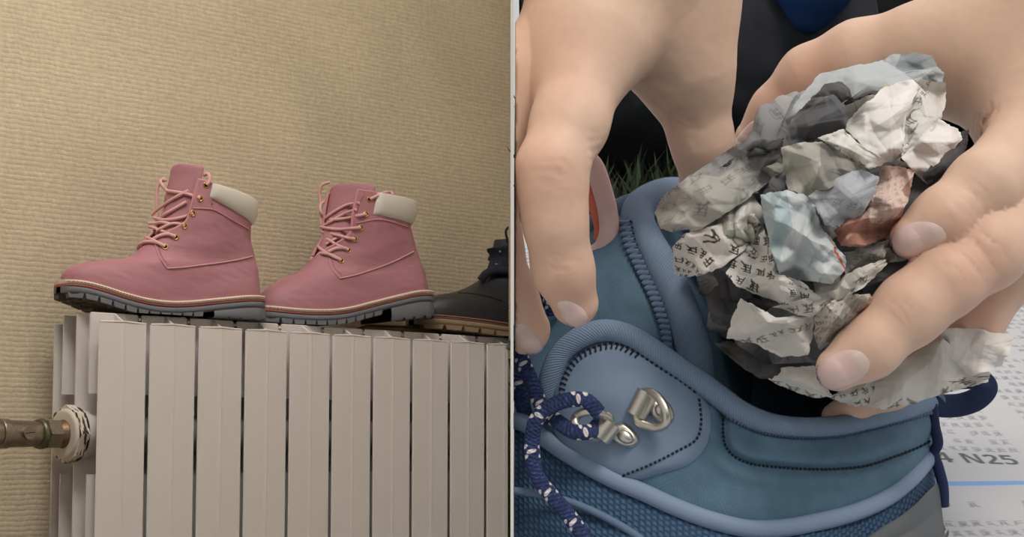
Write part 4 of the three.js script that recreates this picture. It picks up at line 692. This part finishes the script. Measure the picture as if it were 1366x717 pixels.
  crumple([[1016, 262], [1030, 236], [1052, 224], [1062, 246], [1050, 262], [1020, 280]], P_DARK, { lift: 0.004, amp: 0.003, seed: 101 });
  crumple([[1078, 262], [1110, 232], [1149, 226], [1173, 236], [1168, 258], [1150, 286], [1130, 305], [1100, 300], [1088, 276]], P_BLUE, { lift: 0.011, amp: 0.0018, seed: 11, bulge: 0.004 });
  crumple([[1176, 221], [1200, 222], [1220, 228], [1213, 262], [1200, 296], [1182, 318], [1150, 330], [1122, 328], [1112, 308], [1140, 284], [1165, 250]], P_PINK, { lift: 0.009, amp: 0.004, seed: 12 });
  crumple([[1014, 260], [1036, 256], [1052, 254], [1086, 264], [1094, 300], [1110, 326], [1128, 342], [1128, 360], [1110, 379], [1070, 374], [1040, 368], [1028, 330], [1020, 296]], P_SKY, { lift: 0.012, amp: 0.0036, seed: 13, size: 1.3, bulge: 0.004 });
  crumple([[897, 330], [912, 312], [950, 302], [1006, 284], [1016, 302], [992, 335], [966, 355], [940, 366], [918, 370], [899, 366]], P_TEXT, { lift: 0.007, amp: 0.0024, seed: 14, turn: 0.35, size: 0.85 });
  crumple([[968, 364], [984, 342], [1000, 326], [1020, 306], [1030, 340], [1038, 366], [1070, 376], [1096, 398], [1066, 412], [1040, 404], [1012, 394], [982, 382]], P_TEXT2, { lift: 0.009, amp: 0.0026, seed: 15, turn: 0.3, size: 0.9 });
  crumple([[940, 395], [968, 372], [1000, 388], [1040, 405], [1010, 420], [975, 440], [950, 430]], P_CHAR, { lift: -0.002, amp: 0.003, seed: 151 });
  crumple([[1030, 410], [1062, 414], [1100, 402], [1128, 366], [1160, 352], [1180, 346], [1184, 352], [1152, 384], [1120, 404], [1080, 424]], P_PALE, { lift: 0.010, amp: 0.0018, seed: 16 });
  crumple([[1120, 340], [1160, 326], [1186, 320], [1180, 344], [1150, 356], [1128, 366]], P_GREY, { lift: 0.008, amp: 0.003, seed: 161 });
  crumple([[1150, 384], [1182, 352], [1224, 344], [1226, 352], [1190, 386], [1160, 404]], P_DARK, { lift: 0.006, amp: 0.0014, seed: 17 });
  crumple([[969, 452], [976, 424], [988, 398], [1010, 410], [1036, 424], [1086, 420], [1084, 450], [1078, 474], [1042, 477], [1006, 458]], P_PALE, { lift: 0.010, amp: 0.003, seed: 18 });
  crumple([[1086, 424], [1104, 406], [1122, 394], [1160, 392], [1174, 412], [1150, 434], [1114, 450], [1094, 468], [1086, 450]], sheetMat(printSheet(24, '#b9aca2', '#4a4642', 20, { alpha: 0.5, pictures: [[0.4, 0.4, 0.2, 0.2, '#8d8a86', 0.8], [0.65, 0.6, 0.16, 0.2, '#d9d4cc', 0.9], [0.3, 0.7, 0.1, 0.2, '#a98474', 0.8]] })), { lift: 0.009, amp: 0.0045, seed: 19 });
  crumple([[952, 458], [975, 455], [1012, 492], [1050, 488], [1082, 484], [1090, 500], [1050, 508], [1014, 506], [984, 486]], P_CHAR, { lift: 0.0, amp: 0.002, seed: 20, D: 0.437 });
  crumple([[1012, 498], [1048, 490], [1086, 488], [1096, 505], [1112, 531], [1084, 531], [1058, 522], [1034, 512]], P_PALE, { lift: 0.002, amp: 0.0016, seed: 21, D: 0.436 });
  crumple([[1108, 532], [1130, 512], [1166, 498], [1174, 516], [1164, 540], [1140, 543]], P_SMALL, { amp: 0.0024, seed: 22, D: 0.431, bulge: 0.004, size: 0.8 });
  crumple([[1158, 544], [1164, 520], [1174, 498], [1200, 482], [1228, 468], [1258, 452], [1290, 480], [1322, 498], [1318, 510], [1282, 519], [1246, 530], [1205, 542], [1178, 547]], P_PALE, { amp: 0.0016, seed: 23, D: 0.429, bulge: 0.003, size: 1.8 });
  crumple([[1258, 438], [1300, 438], [1353, 448], [1347, 470], [1336, 488], [1296, 503], [1266, 484], [1252, 466]], P_WHITE, { amp: 0.0016, seed: 24, D: 0.4275, bulge: 0.003, size: 1.8 });
}
// newspaper spread on the bank
{
  const t = canvasTex(1024, 1024, (g, w, h) => {
    const r = rng(40); g.fillStyle = '#bcbdc1'; g.fillRect(0, 0, w, h); g.strokeStyle = '#6f7176'; g.globalAlpha = 0.42;
    for (let c = 0; c < 6; c++) for (let y = 24; y < h - 20; y += 22) { if (y > 596 && y < 712) continue; if (r() < 0.06) continue; for (let x = c * 170 + 14; x < c * 170 + 150; x += 9) if (r() > 0.1) { g.save(); g.scale(1, 2); glyph(g, x, y / 2, 8, r); g.restore(); } }
    g.globalAlpha = 0.75; g.fillStyle = '#3b3c42'; g.font = 'bold 40px sans-serif'; g.save(); g.scale(0.55, 1); for (const x of [470, 880, 1290]) g.fillText('4 N25  -4', x, 646); g.restore(); g.globalAlpha = 1;
    g.strokeStyle = '#7ba4d8'; g.lineWidth = 9; g.beginPath(); g.moveTo(0, 690); g.lineTo(w, 700); g.stroke();
  });
  const paper = thing('newspaper', 'open printed newspaper sheet spread flat on the ground behind the shoe', 'newspaper', V(0.18, bankY(-0.6), -0.6));
  const x0 = 0.004, x1 = 0.46, g = fromGrid(60, 60, (u, v) => { const x = lerp(x0, x1, u), zTop = lerp(-1.05, -0.72, u), z = lerp(-0.3, zTop, v), p = V(x, bankY(z) + 0.004 + 0.002 * noise.noise(x * 9, z * 9, 3) + 0.001 * noise.noise(x * 30, z * 30, 5), z); p.u = (x - 0.02) / 0.42; p.v = (-z - 0.40) / 0.42; return p; });
  mesh('sheet', local(g, paper), std({ map: t, roughness: 0.9 }), paper);
}
// ---------------------------------------------------------------- blue walking shoe
const shoe = thing('shoe', 'blue padded walking shoe with a pale eyelet panel and navy flecked laces', 'shoe', at(950, 700, 0.45));
const sm = (g) => local(g, shoe);
const knit = fieldTex(256, 256, (i, j) => 0.5 + 0.22 * Math.sin((i + j * 0.3) * 0.8) * Math.sin(j * 0.55) + 0.2 * noise.noise(i / 3, j / 3, 4));
const softMap = fieldTex(256, 256, (i, j) => { const m = 1 + 0.06 * noise.noise(i / 30, j / 30, 1) + 0.06 * noise.noise(i / 2.5, j / 2.5, 2); return [0.35 * m, 0.478 * m, 0.568 * m]; }, true);
const twill = fieldTex(128, 128, (i, j) => 0.5 + 0.5 * Math.sin((i + j) / 128 * 6.28319 * 16));
const twillMap = fieldTex(128, 128, (i, j) => { const m = 0.95 + 0.05 * Math.sin((i + j) / 128 * 6.28319 * 16) + 0.04 * noise.noise(i / 4, j / 4, 3); return [0.51 * m, 0.605 * m, 0.725 * m]; }, true);
const meshMap = fieldTex(128, 128, (i, j) => { const m = 0.75 + 0.3 * Math.pow(Math.abs(Math.sin(i / 128 * Math.PI * 8)), 0.6) * Math.pow(Math.abs(Math.sin(j / 128 * Math.PI * 8 + (Math.floor(i / 16) % 2) * 1.57)), 0.6); return [0.25 * m, 0.38 * m, 0.52 * m]; }, true);
const meshBump = fieldTex(128, 128, (i, j) => Math.pow(Math.abs(Math.sin(i / 128 * Math.PI * 8)), 0.6) * Math.pow(Math.abs(Math.sin(j / 128 * Math.PI * 8 + (Math.floor(i / 16) % 2) * 1.57)), 0.6));
for (const t of [knit, softMap]) t.repeat.set(1 / 0.03, 1 / 0.03);
for (const t of [twill, twillMap]) t.repeat.set(1 / 0.0105, 1 / 0.0105);
for (const t of [meshMap, meshBump]) t.repeat.set(1 / 0.012, 1 / 0.012);
const softBlue = std({ map: softMap, bumpMap: knit, bumpScale: 0.00018, roughness: 0.8 }), paleTwill = std({ map: twillMap, bumpMap: twill, bumpScale: 0.0001, roughness: 0.75 });
const meshBlue = std({ map: meshMap, bumpMap: meshBump, bumpScale: 0.0005, roughness: 0.85 }), paleSmooth = std({ color: 0x788da8, roughness: 0.62 }), pipeBlue = std({ color: 0x8499b6, roughness: 0.65 });
const greyRubber = std({ color: 0x5c6064, roughness: 0.8 }), innerCloth = std({ map: softMap, bumpMap: knit, bumpScale: 0.00015, roughness: 0.95 }), threadDark = std({ color: 0x1b2233, roughness: 0.9 }), threadBlue = std({ color: 0x667b98, roughness: 0.9 });
const nickel = std({ color: 0xd6d2c9, metalness: 1, roughness: 0.34 }), navy = std({ color: 0x26345a, roughness: 0.9 });
const pts3 = (a) => a.map(([x, y, d]) => at(x, y, d));
const TOP = [[686, 556, 0.454], [720, 558, 0.449], [745, 500, 0.444], [780, 458, 0.442], [821, 446, 0.441], [860, 462, 0.441], [905, 495, 0.441], [945, 530, 0.441], [985, 560, 0.440], [1030, 574, 0.440], [1075, 577, 0.442], [1120, 574, 0.446], [1165, 564, 0.452], [1210, 552, 0.460], [1244, 540, 0.475]];
const PIPE = [[686, 560, 0.446], [706, 569, 0.443], [729, 587, 0.441], [768, 613, 0.438], [813, 638, 0.436], [857, 657, 0.434], [901, 677, 0.432], [950, 695, 0.431], [1000, 706, 0.430], [1045, 705, 0.431], [1090, 697, 0.434], [1135, 686, 0.439], [1180, 667, 0.447], [1215, 640, 0.457], [1244, 606, 0.475]];
const SEWN = [[965, 549], [964, 572], [967, 594], [977, 608], [999, 619], [1046, 625], [1102, 627], [1151, 623], [1184, 613], [1227, 596], [1246, 585]].map((p) => V(p[0], p[1], 0));
const sewnPts = spline(SEWN).getPoints(160);
const groove = (x, y) => { let m = 1e9; for (const p of sewnPts) { const d = (p.x - x) ** 2 + (p.y - y) ** 2; if (d < m) m = d; } return Math.sqrt(m); };
const bodyPt = (u, v, off = 0) => {
  const a = polyline(TOP, u), b = polyline(PIPE, u), x = lerp(a[0], b[0], v), y = lerp(a[1], b[1], v);
  const g = groove(x, y), d = lerp(a[2], b[2], v) - 0.0022 * Math.sin(Math.PI * v) - off + 0.0018 * Math.exp(-((g / 6) ** 2)) - 0.0012 * Math.exp(-(((g - 16) / 12) ** 2)) + 0.0005 * noise.noise(x / 60, y / 40, 3);
  return at(x, y, d);
};
{
  const body = surfaceUV(fromGrid(150, 70, (u, v) => bodyPt(u, v)), 150, 70);
  mesh('softshell_panel', sm(body.clone()), softBlue, shoe);
  // lower mesh vamp, down to the sole
  const LOW = PIPE.map(([x, y, d], k) => [k > 11 ? lerp(x, 1262, 0.6) : x, lerp(y + 120, 815, 0.55), d - 0.012 + (k > 10 ? 0.006 : 0)]);
  LOW[14] = [1264, 790, 0.474];
  mesh('mesh_panel', sm(surfaceUV(fromGrid(120, 40, (u, v) => { const a = polyline(PIPE, u), b = polyline(LOW, u), x = lerp(a[0], b[0], v), y = lerp(a[1], b[1], v), p = at(x, y, lerp(a[2], b[2], v) + 0.001 - 0.002 * Math.sin(Math.PI * v)); return p; }), 120, 40)), meshBlue, shoe);
  // rubber sole resting on the newspaper
  mesh('outsole', sm(fromGrid(80, 12, (u, v) => { const b = polyline(LOW, u), e = Math.sin(v * Math.PI), p = at(b[0] + (u > 0.9 ? 4 : 0), b[1] - 6 + v * 60, b[2] - 0.004 * e); p.y = Math.max(p.y, bankY(p.z) + 0.006); return p; })), greyRubber, shoe);
  // piping between them
  const pp = PIPE.map(([x, y, d]) => at(x, y, d - 0.0008)); mesh('piping', sm(sweep(pp, 0.0021, 0.0016, { m: 12, n: 220 })), pipeBlue, shoe);
  mesh('piping', sm(sweep([[686, 655, 0.433], [720, 660, 0.432], [765, 672, 0.431], [810, 692, 0.430], [850, 716, 0.429], [880, 740, 0.428]].map(([x, y, d]) => at(x, y, d - 0.0006)), 0.0009, 0.0009, { m: 8, n: 80 })), threadBlue, shoe);
  // heel counter, grey
  const HT = [[1150, 722, 0.4365], [1176, 704, 0.441], [1198, 691, 0.446], [1220, 674, 0.453], [1238, 656, 0.461], [1252, 643, 0.473]], HB = [[1150, 790, 0.430], [1180, 790, 0.435], [1205, 790, 0.440], [1230, 790, 0.447], [1250, 785, 0.457], [1268, 775, 0.472]];
  mesh('heel_counter', sm(fromGrid(40, 40, (u, v) => { const a = polyline(HT, u), b = polyline(HB, u); return at(lerp(a[0], b[0], v), lerp(a[1], b[1], v), lerp(a[2], b[2], v) - 0.002 - 0.0016 * Math.pow(Math.abs(Math.sin(v * 12)), 0.4)); })), greyRubber, shoe);
  mesh('heel_back', sm(fromGrid(10, 40, (u, v) => { const y = lerp(540, 800, v); const x = v < 0.25 ? 1244 : lerp(1244, 1266, (v - 0.25) / 0.75); return at(x - 2 - u * 30, y, 0.474 + u * 0.05); })), std({ color: 0x3a5068, roughness: 0.85 }), shoe);
  // dark inside of the shoe and its far collar
  const FAR = [[930, 300, 0.488], [985, 300, 0.496], [1030, 330, 0.500], [1080, 390, 0.502], [1150, 450, 0.500], [1215, 500, 0.492], [1244, 538, 0.476]];
  mesh('lining', sm(fromGrid(60, 16, (u, v) => { const a = polyline(FAR, u), b = polyline(TOP, 0.47 + 0.53 * u), m = [lerp(a[0], b[0], 0.5), lerp(a[1], b[1], 0.5) + 190, Math.max(a[2], b[2]) + 0.15]; const q = (k) => (1 - v) * (1 - v) * a[k] + 2 * v * (1 - v) * m[k] + v * v * (b[k] + (k === 2 ? 0.003 : 0)); return at(q(0), q(1), q(2)); })), innerCloth, shoe);
  const BACKL = [[940, 285, 0.50], [985, 340, 0.530], [1010, 410, 0.56], [1010, 480, 0.57], [1000, 540, 0.55]], INNER = [[866, 268, 0.486], [856, 300, 0.478], [884, 360, 0.466], [912, 430, 0.459], [925, 500, 0.456], [945, 545, 0.452]];
  mesh('lining', sm(fromGrid(30, 12, (u, v) => { const a = polyline(INNER, u), b = polyline(BACKL, u); return at(lerp(a[0], b[0], v), lerp(a[1], b[1], v), lerp(a[2], b[2], v) + 0.006 * Math.sin(v * Math.PI)); })), innerCloth, shoe);
  mesh('collar_rim', sm(sweep(pts3(FAR), 0.0035, 0.0035, { m: 12 })), paleTwill, shoe);
  // padded rim round the eyelet panel and along the collar
  const RIM = [[733, 552, 0.4435], [732, 520, 0.4425], [738, 493, 0.4415], [750, 470, 0.441], [775, 450, 0.440], [805, 441, 0.4395], [838, 447, 0.439], [872, 468, 0.439], [908, 493, 0.439], [938, 513, 0.439], [962, 531, 0.439], [990, 551, 0.439], [1024, 565, 0.4395], [1064, 571, 0.441], [1111, 569, 0.444], [1151, 562, 0.449], [1201, 550, 0.457], [1243, 538, 0.474]];
  mesh('collar_rim', sm(sweep(pts3(RIM), 0.0027, 0.0024, { m: 20, n: 300, taper: (t) => t > 0.5 ? lerp(1, 0.72, (t - 0.5) * 2) : 1 })), paleTwill, shoe);
  // overlock stitching along the rim's lower edge: little slanted loops
  const low = spline([[946, 536], [976, 560], [1019, 578], [1069, 584], [1118, 582], [1151, 575], [1201, 562], [1240, 550]].map((p) => V(p[0], p[1], 0))), hb = hitter([body]), st = [];
  for (let k = 0; k < 70; k++) { const a = low.getPointAt(k / 70), b = low.getPointAt((k + 0.9) / 70), h1 = hb(a.x, a.y - 4), h2 = hb(b.x, b.y + 3), h3 = hb(b.x, b.y - 4); for (const [p, q] of [[h1, h2], [h2, h3]]) st.push(new THREE.TubeGeometry(new THREE.LineCurve3(p.p.clone().addScaledVector(p.n, 0.0007), q.p.clone().addScaledVector(q.n, 0.0005)), 1, 0.0004, 5)); }
  const os = mesh('overlock_stitching', sm(mergeGeometries(st)), threadBlue, shoe); os.userData.kind = 'stuff';
  // dark stitches in the sewn groove
  const ds = [], sc = spline(SEWN); for (let k = 0; k < 62; k++) { const a = sc.getPointAt(k / 62), b = sc.getPointAt((k + 0.6) / 62), h1 = hb(a.x, a.y), h2 = hb(b.x, b.y); ds.push(new THREE.TubeGeometry(new THREE.LineCurve3(h1.p.clone().addScaledVector(h1.n, 0.0002), h2.p.clone().addScaledVector(h2.n, 0.0002)), 1, 0.0003, 5)); }
  mesh('sewn_stitching', sm(mergeGeometries(ds)), threadDark, shoe).userData.kind = 'stuff';
  // eyelet panel
  const panel = patch([[738, 540], [741, 515], [749, 494], [764, 474], [790, 458], [821, 453], [848, 463], [879, 483], [914, 506], [938, 527], [947, 550], [947, 577], [940, 600], [920, 620], [880, 633], [842, 642], [806, 630], [768, 609], [744, 585], [738, 562]], hb, (r) => 0.0016 * (1 - Math.pow(r, 16)) + 0.0002, 26, 140);
  mesh('eyelet_panel', sm(panel.clone()), paleSmooth, shoe, 'pale blue smooth eyelet panel');
  const hp = hitter([panel]), pst = [];
  const stitch = (p, q, r, list) => { const a = hp(...p), b = hp(...q); list.push(new THREE.TubeGeometry(new THREE.LineCurve3(a.p.clone().addScaledVector(a.n, 0.00015), b.p.clone().addScaledVector(b.n, 0.00015)), 1, r, 5)); };
  const edge1 = spline([[932, 533], [935, 564], [929, 586], [902, 603], [866, 621], [828, 636]].map((p) => V(p[0], p[1], 0)));
  for (let k = 0; k < 26; k++) { const a = edge1.getPointAt(k / 26), b = edge1.getPointAt((k + 0.55) / 26); stitch([a.x, a.y], [b.x, b.y], 0.0003, pst); }
  const edge2 = spline([[746, 545], [748, 515], [756, 494], [770, 476], [792, 464], [820, 459], [846, 469], [876, 489], [912, 512], [930, 527]].map((p) => V(p[0], p[1], 0)));
  for (let k = 0; k < 34; k++) { const a = edge2.getPointAt(k / 34), b = edge2.getPointAt((k + 0.5) / 34), t = edge2.getTangentAt(k / 34), n = [-t.y, t.x]; stitch([a.x, a.y], [b.x, b.y], 0.0003, pst); if (k < 22) stitch([b.x, b.y], [b.x + n[0] * 7 - t.x * 2, b.y + n[1] * 7 - t.y * 2], 0.00024, pst); }
  mesh('panel_stitching', sm(mergeGeometries(pst)), threadDark, shoe).userData.kind = 'stuff';

  // tongue with its rolled overlocked edge
  const TL = [[686, 560, 0.462], [690, 500, 0.465], [700, 440, 0.468], [712, 400, 0.470], [735, 350, 0.473], [770, 320, 0.476], [800, 296, 0.478], [836, 278, 0.479]], TR = [[760, 590, 0.448], [830, 560, 0.450], [900, 520, 0.452], [918, 480, 0.453], [908, 430, 0.456], [890, 385, 0.460], [866, 335, 0.466], [850, 292, 0.474]];
  const tong = surfaceUV(fromGrid(60, 80, (u, v) => { const a = polyline(TL, v), b = polyline(TR, v), x = lerp(a[0], b[0], u), y = lerp(a[1], b[1], u), p = at(x, y, lerp(a[2], b[2], u) - 0.006 * Math.sin(Math.PI * u) + 0.0006 * noise.noise(x / 40, y / 40, 8)); return p; }), 60, 80);
  mesh('tongue', sm(tong.clone()), softBlue, shoe);
  mesh('tongue_rim', sm(sweep(pts3([[925, 530, 0.453], [928, 490, 0.452], [920, 448, 0.4535], [905, 405, 0.457], [885, 362, 0.461], [864, 325, 0.467], [851, 298, 0.473], [852, 280, 0.477], [868, 267, 0.481], [892, 259, 0.485], [930, 262, 0.49]]), 0.0044, 0.004, { m: 20, n: 180 })), paleTwill, shoe);
  mesh('tongue_rim', sm(sweep(pts3([[690, 470, 0.469], [716, 395, 0.472], [738, 348, 0.475], [772, 318, 0.478], [800, 296, 0.479], [836, 276, 0.479], [852, 272, 0.479]]), 0.003, 0.003, { m: 14, n: 100 })), softBlue, shoe);
  const ht = hitter([tong]), zz = [], zc = spline([[842, 298], [847, 326], [862, 362], [880, 400], [893, 436], [899, 474]].map((p) => V(p[0], p[1], 0)));
  for (let k = 0; k < 24; k++) { const a = zc.getPointAt(k / 24), b = zc.getPointAt(Math.min(1, (k + 0.8) / 24)), h1 = ht(a.x - 13, a.y + 2), h2 = ht(b.x - 2, b.y - 2), up = 0.0012; zz.push(new THREE.TubeGeometry(new THREE.LineCurve3(h1.p.clone().addScaledVector(h1.n, 0.0005), h2.p.clone().addScaledVector(h2.n, up)), 1, 0.0008, 6)); const h3 = ht(b.x - 13, b.y + 4); zz.push(new THREE.TubeGeometry(new THREE.LineCurve3(h2.p.clone().addScaledVector(h2.n, up), h3.p.clone().addScaledVector(h3.n, 0.0005)), 1, 0.0006, 6)); }
  mesh('zigzag_stitching', sm(mergeGeometries(zz)), threadBlue, shoe).userData.kind = 'stuff';

  // two lace rings in their brackets
  const sw = (a, rx, ry, o) => sw_(a, rx, ry, o), sw_ = (a, rx, ry, o = {}) => sweep(pts3(a), rx, ry, { m: 14, n: 60, ...o });
  const ringSet = (ring, barrel, plateOutline, rivet) => {
    const hw = new THREE.Group(); hw.name = 'lace_ring'; shoe.add(hw); const lm = (g) => local(g, hw);
    mesh('plate', lm(patch(plateOutline, hp, (r) => 0.0014 * (1 - Math.pow(r, 8)) + 0.0001, 10, 48)), nickel, hw);
    mesh('rivet', lm(patch(rivet, hp, (r) => 0.0014 + 0.0012 * Math.sqrt(Math.max(0, 1 - r * r)), 10, 36)), nickel, hw);
    mesh('barrel', lm(sweep(pts3(barrel), 0.0026, 0.0022, { m: 18, n: 20 })), nickel, hw);
    mesh('ring', lm(sweep(pts3(ring), 0.00105, 0.00105, { m: 12, n: 90, closed: true })), nickel, hw);
  };
  ringSet([[858, 524, 0.4325], [872, 526, 0.430], [883, 537, 0.428], [889, 552, 0.427], [888, 565, 0.4275], [878, 571, 0.429], [864, 569, 0.4305], [851, 562, 0.432], [848, 545, 0.433], [852, 530, 0.433]], [[864, 524, 0.4325], [848, 555, 0.4325]], [[866, 535], [878, 530], [890, 536], [899, 550], [898, 562], [888, 568], [874, 562], [866, 552]], [[872, 544], [879, 541], [886, 546], [888, 554], [882, 558], [874, 554]]);
  ringSet([[769, 556, 0.430], [780, 550, 0.4285], [795, 549, 0.428], [808, 554, 0.429], [814, 561, 0.4305], [806, 574, 0.432], [796, 584, 0.432], [786, 582, 0.430], [775, 574, 0.429], [767, 565, 0.429]], [[816, 564, 0.4305], [800, 585, 0.4305]], [[820, 566], [832, 564], [846, 575], [853, 588], [846, 597], [832, 597], [818, 589], [812, 578]], [[824, 575], [834, 573], [844, 581], [846, 590], [837, 593], [826, 587]]);

  // flecked laces
  const fleck = canvasTex(128, 256, (g, w, h) => { const r = rng(8); g.fillStyle = '#2b3a66'; g.fillRect(0, 0, w, h); for (let y = 0; y < h; y += 8) for (let x = 0; x < w; x += 16) { g.fillStyle = r() < 0.5 ? '#222e54' : '#3d4f86'; g.beginPath(); g.moveTo(x + (y % 16 ? 8 : 0), y); g.lineTo(x + 8 + (y % 16 ? 8 : 0), y + 4); g.lineTo(x + (y % 16 ? 8 : 0), y + 8); g.fill(); } g.fillStyle = '#efe6e6'; for (const [y, n] of [[24, 3], [160, 3]]) for (let k = 0; k < n; k++) for (const x of [14, 46, 78, 110]) { g.beginPath(); g.ellipse(x + (k % 2) * 13, y + k * 15, 9, 6, 0.6, 0, 7); g.fill(); } });
  fleck.repeat.set(1 / 0.0092, 1 / 0.019);
  const weave = fieldTex(64, 64, (i, j) => Math.abs(Math.sin((i + j) / 64 * 6.28319 * 2)) * 0.5 + Math.abs(Math.sin((i - j) / 64 * 6.28319 * 2)) * 0.5); weave.repeat.set(1 / 0.004, 1 / 0.004);
  const laceMat = std({ map: fleck, bumpMap: weave, bumpScale: 0.0004, roughness: 0.9 });
  const lace = (a) => mesh('lace', sm(sweep(pts3(a), 0.0018, 0.0011, { m: 16, n: 140, pow: 0.8 })), laceMat, shoe);
  lace([[800, 552, 0.4275], [782, 535, 0.4275], [758, 534, 0.428], [734, 543, 0.429], [716, 560, 0.4295], [710, 585, 0.430], [711, 612, 0.429], [718, 638, 0.428], [738, 664, 0.427], [762, 692, 0.426], [782, 722, 0.425]]);
  lace([[800, 565, 0.432], [788, 576, 0.4285], [768, 577, 0.428], [748, 566, 0.431], [728, 550, 0.436]]);
  lace([[688, 452, 0.440], [697, 480, 0.440], [708, 508, 0.440], [720, 536, 0.440], [736, 562, 0.438]]);
  lace([[688, 478, 0.446], [694, 520, 0.445], [700, 552, 0.445]]);
  lace([[688, 508, 0.447], [697, 540, 0.446], [703, 560, 0.444]]);
  lace([[716, 408, 0.463], [728, 396, 0.463], [735, 402, 0.461], [738, 420, 0.462]]);
  // navy pull strap on the heel and its loop
  mesh('heel_strap', sm(sweep(pts3([[1243, 540, 0.4725], [1247, 570, 0.4715], [1251, 592, 0.470], [1246, 605, 0.471], [1252, 625, 0.470], [1258, 650, 0.470], [1259, 676, 0.471]]), 0.0014, 0.0012, { m: 12, n: 80 })), navy, shoe);
  mesh('heel_loop', sm(sweep(pts3([[1246, 540, 0.476], [1262, 542, 0.478], [1284, 540, 0.479], [1304, 532, 0.479], [1316, 518, 0.480], [1300, 505, 0.486], [1270, 505, 0.49]]), 0.0030, 0.0012, { m: 14, n: 80 })), navy, shoe);
  // coral pull tab of the tongue
  const coral = std({ color: 0xee7f62, roughness: 0.7 }), blush = std({ color: 0xecc9c8, roughness: 0.8 });
  const tab = [[775, 205, 0.474], [792, 222, 0.472], [803, 252, 0.470], [811, 285, 0.469], [812, 312, 0.469], [802, 334, 0.470], [786, 342, 0.471], [772, 338, 0.473]];
  const outer = mesh('pull_tab', sm(sweep(pts3(tab), 0.0025, 0.0014, { m: 12, n: 80 })), blush, shoe, 'pale pink pull tab');
  mesh('tab_inside', local(sweep(pts3([[774, 236, 0.473], [786, 254, 0.472], [797, 280, 0.471], [803, 306, 0.4715], [801, 326, 0.473]]), 0.002, 0.0012, { m: 12, n: 50 }), outer), coral, outer, 'coral inner face');
}
// nothing of the shoe sinks into the ground
shoe.traverse((m) => { if (!m.isMesh) return; m.updateWorldMatrix(true, false); const E = m.matrixWorld.elements, P = m.geometry.attributes.position; for (let i = 0; i < P.count; i++) { const y = bankY(P.getZ(i) + E[14]) + 0.0075 - E[13]; if (P.getY(i) < y) P.setY(i, y); } });
renderer.render(scene, camera);
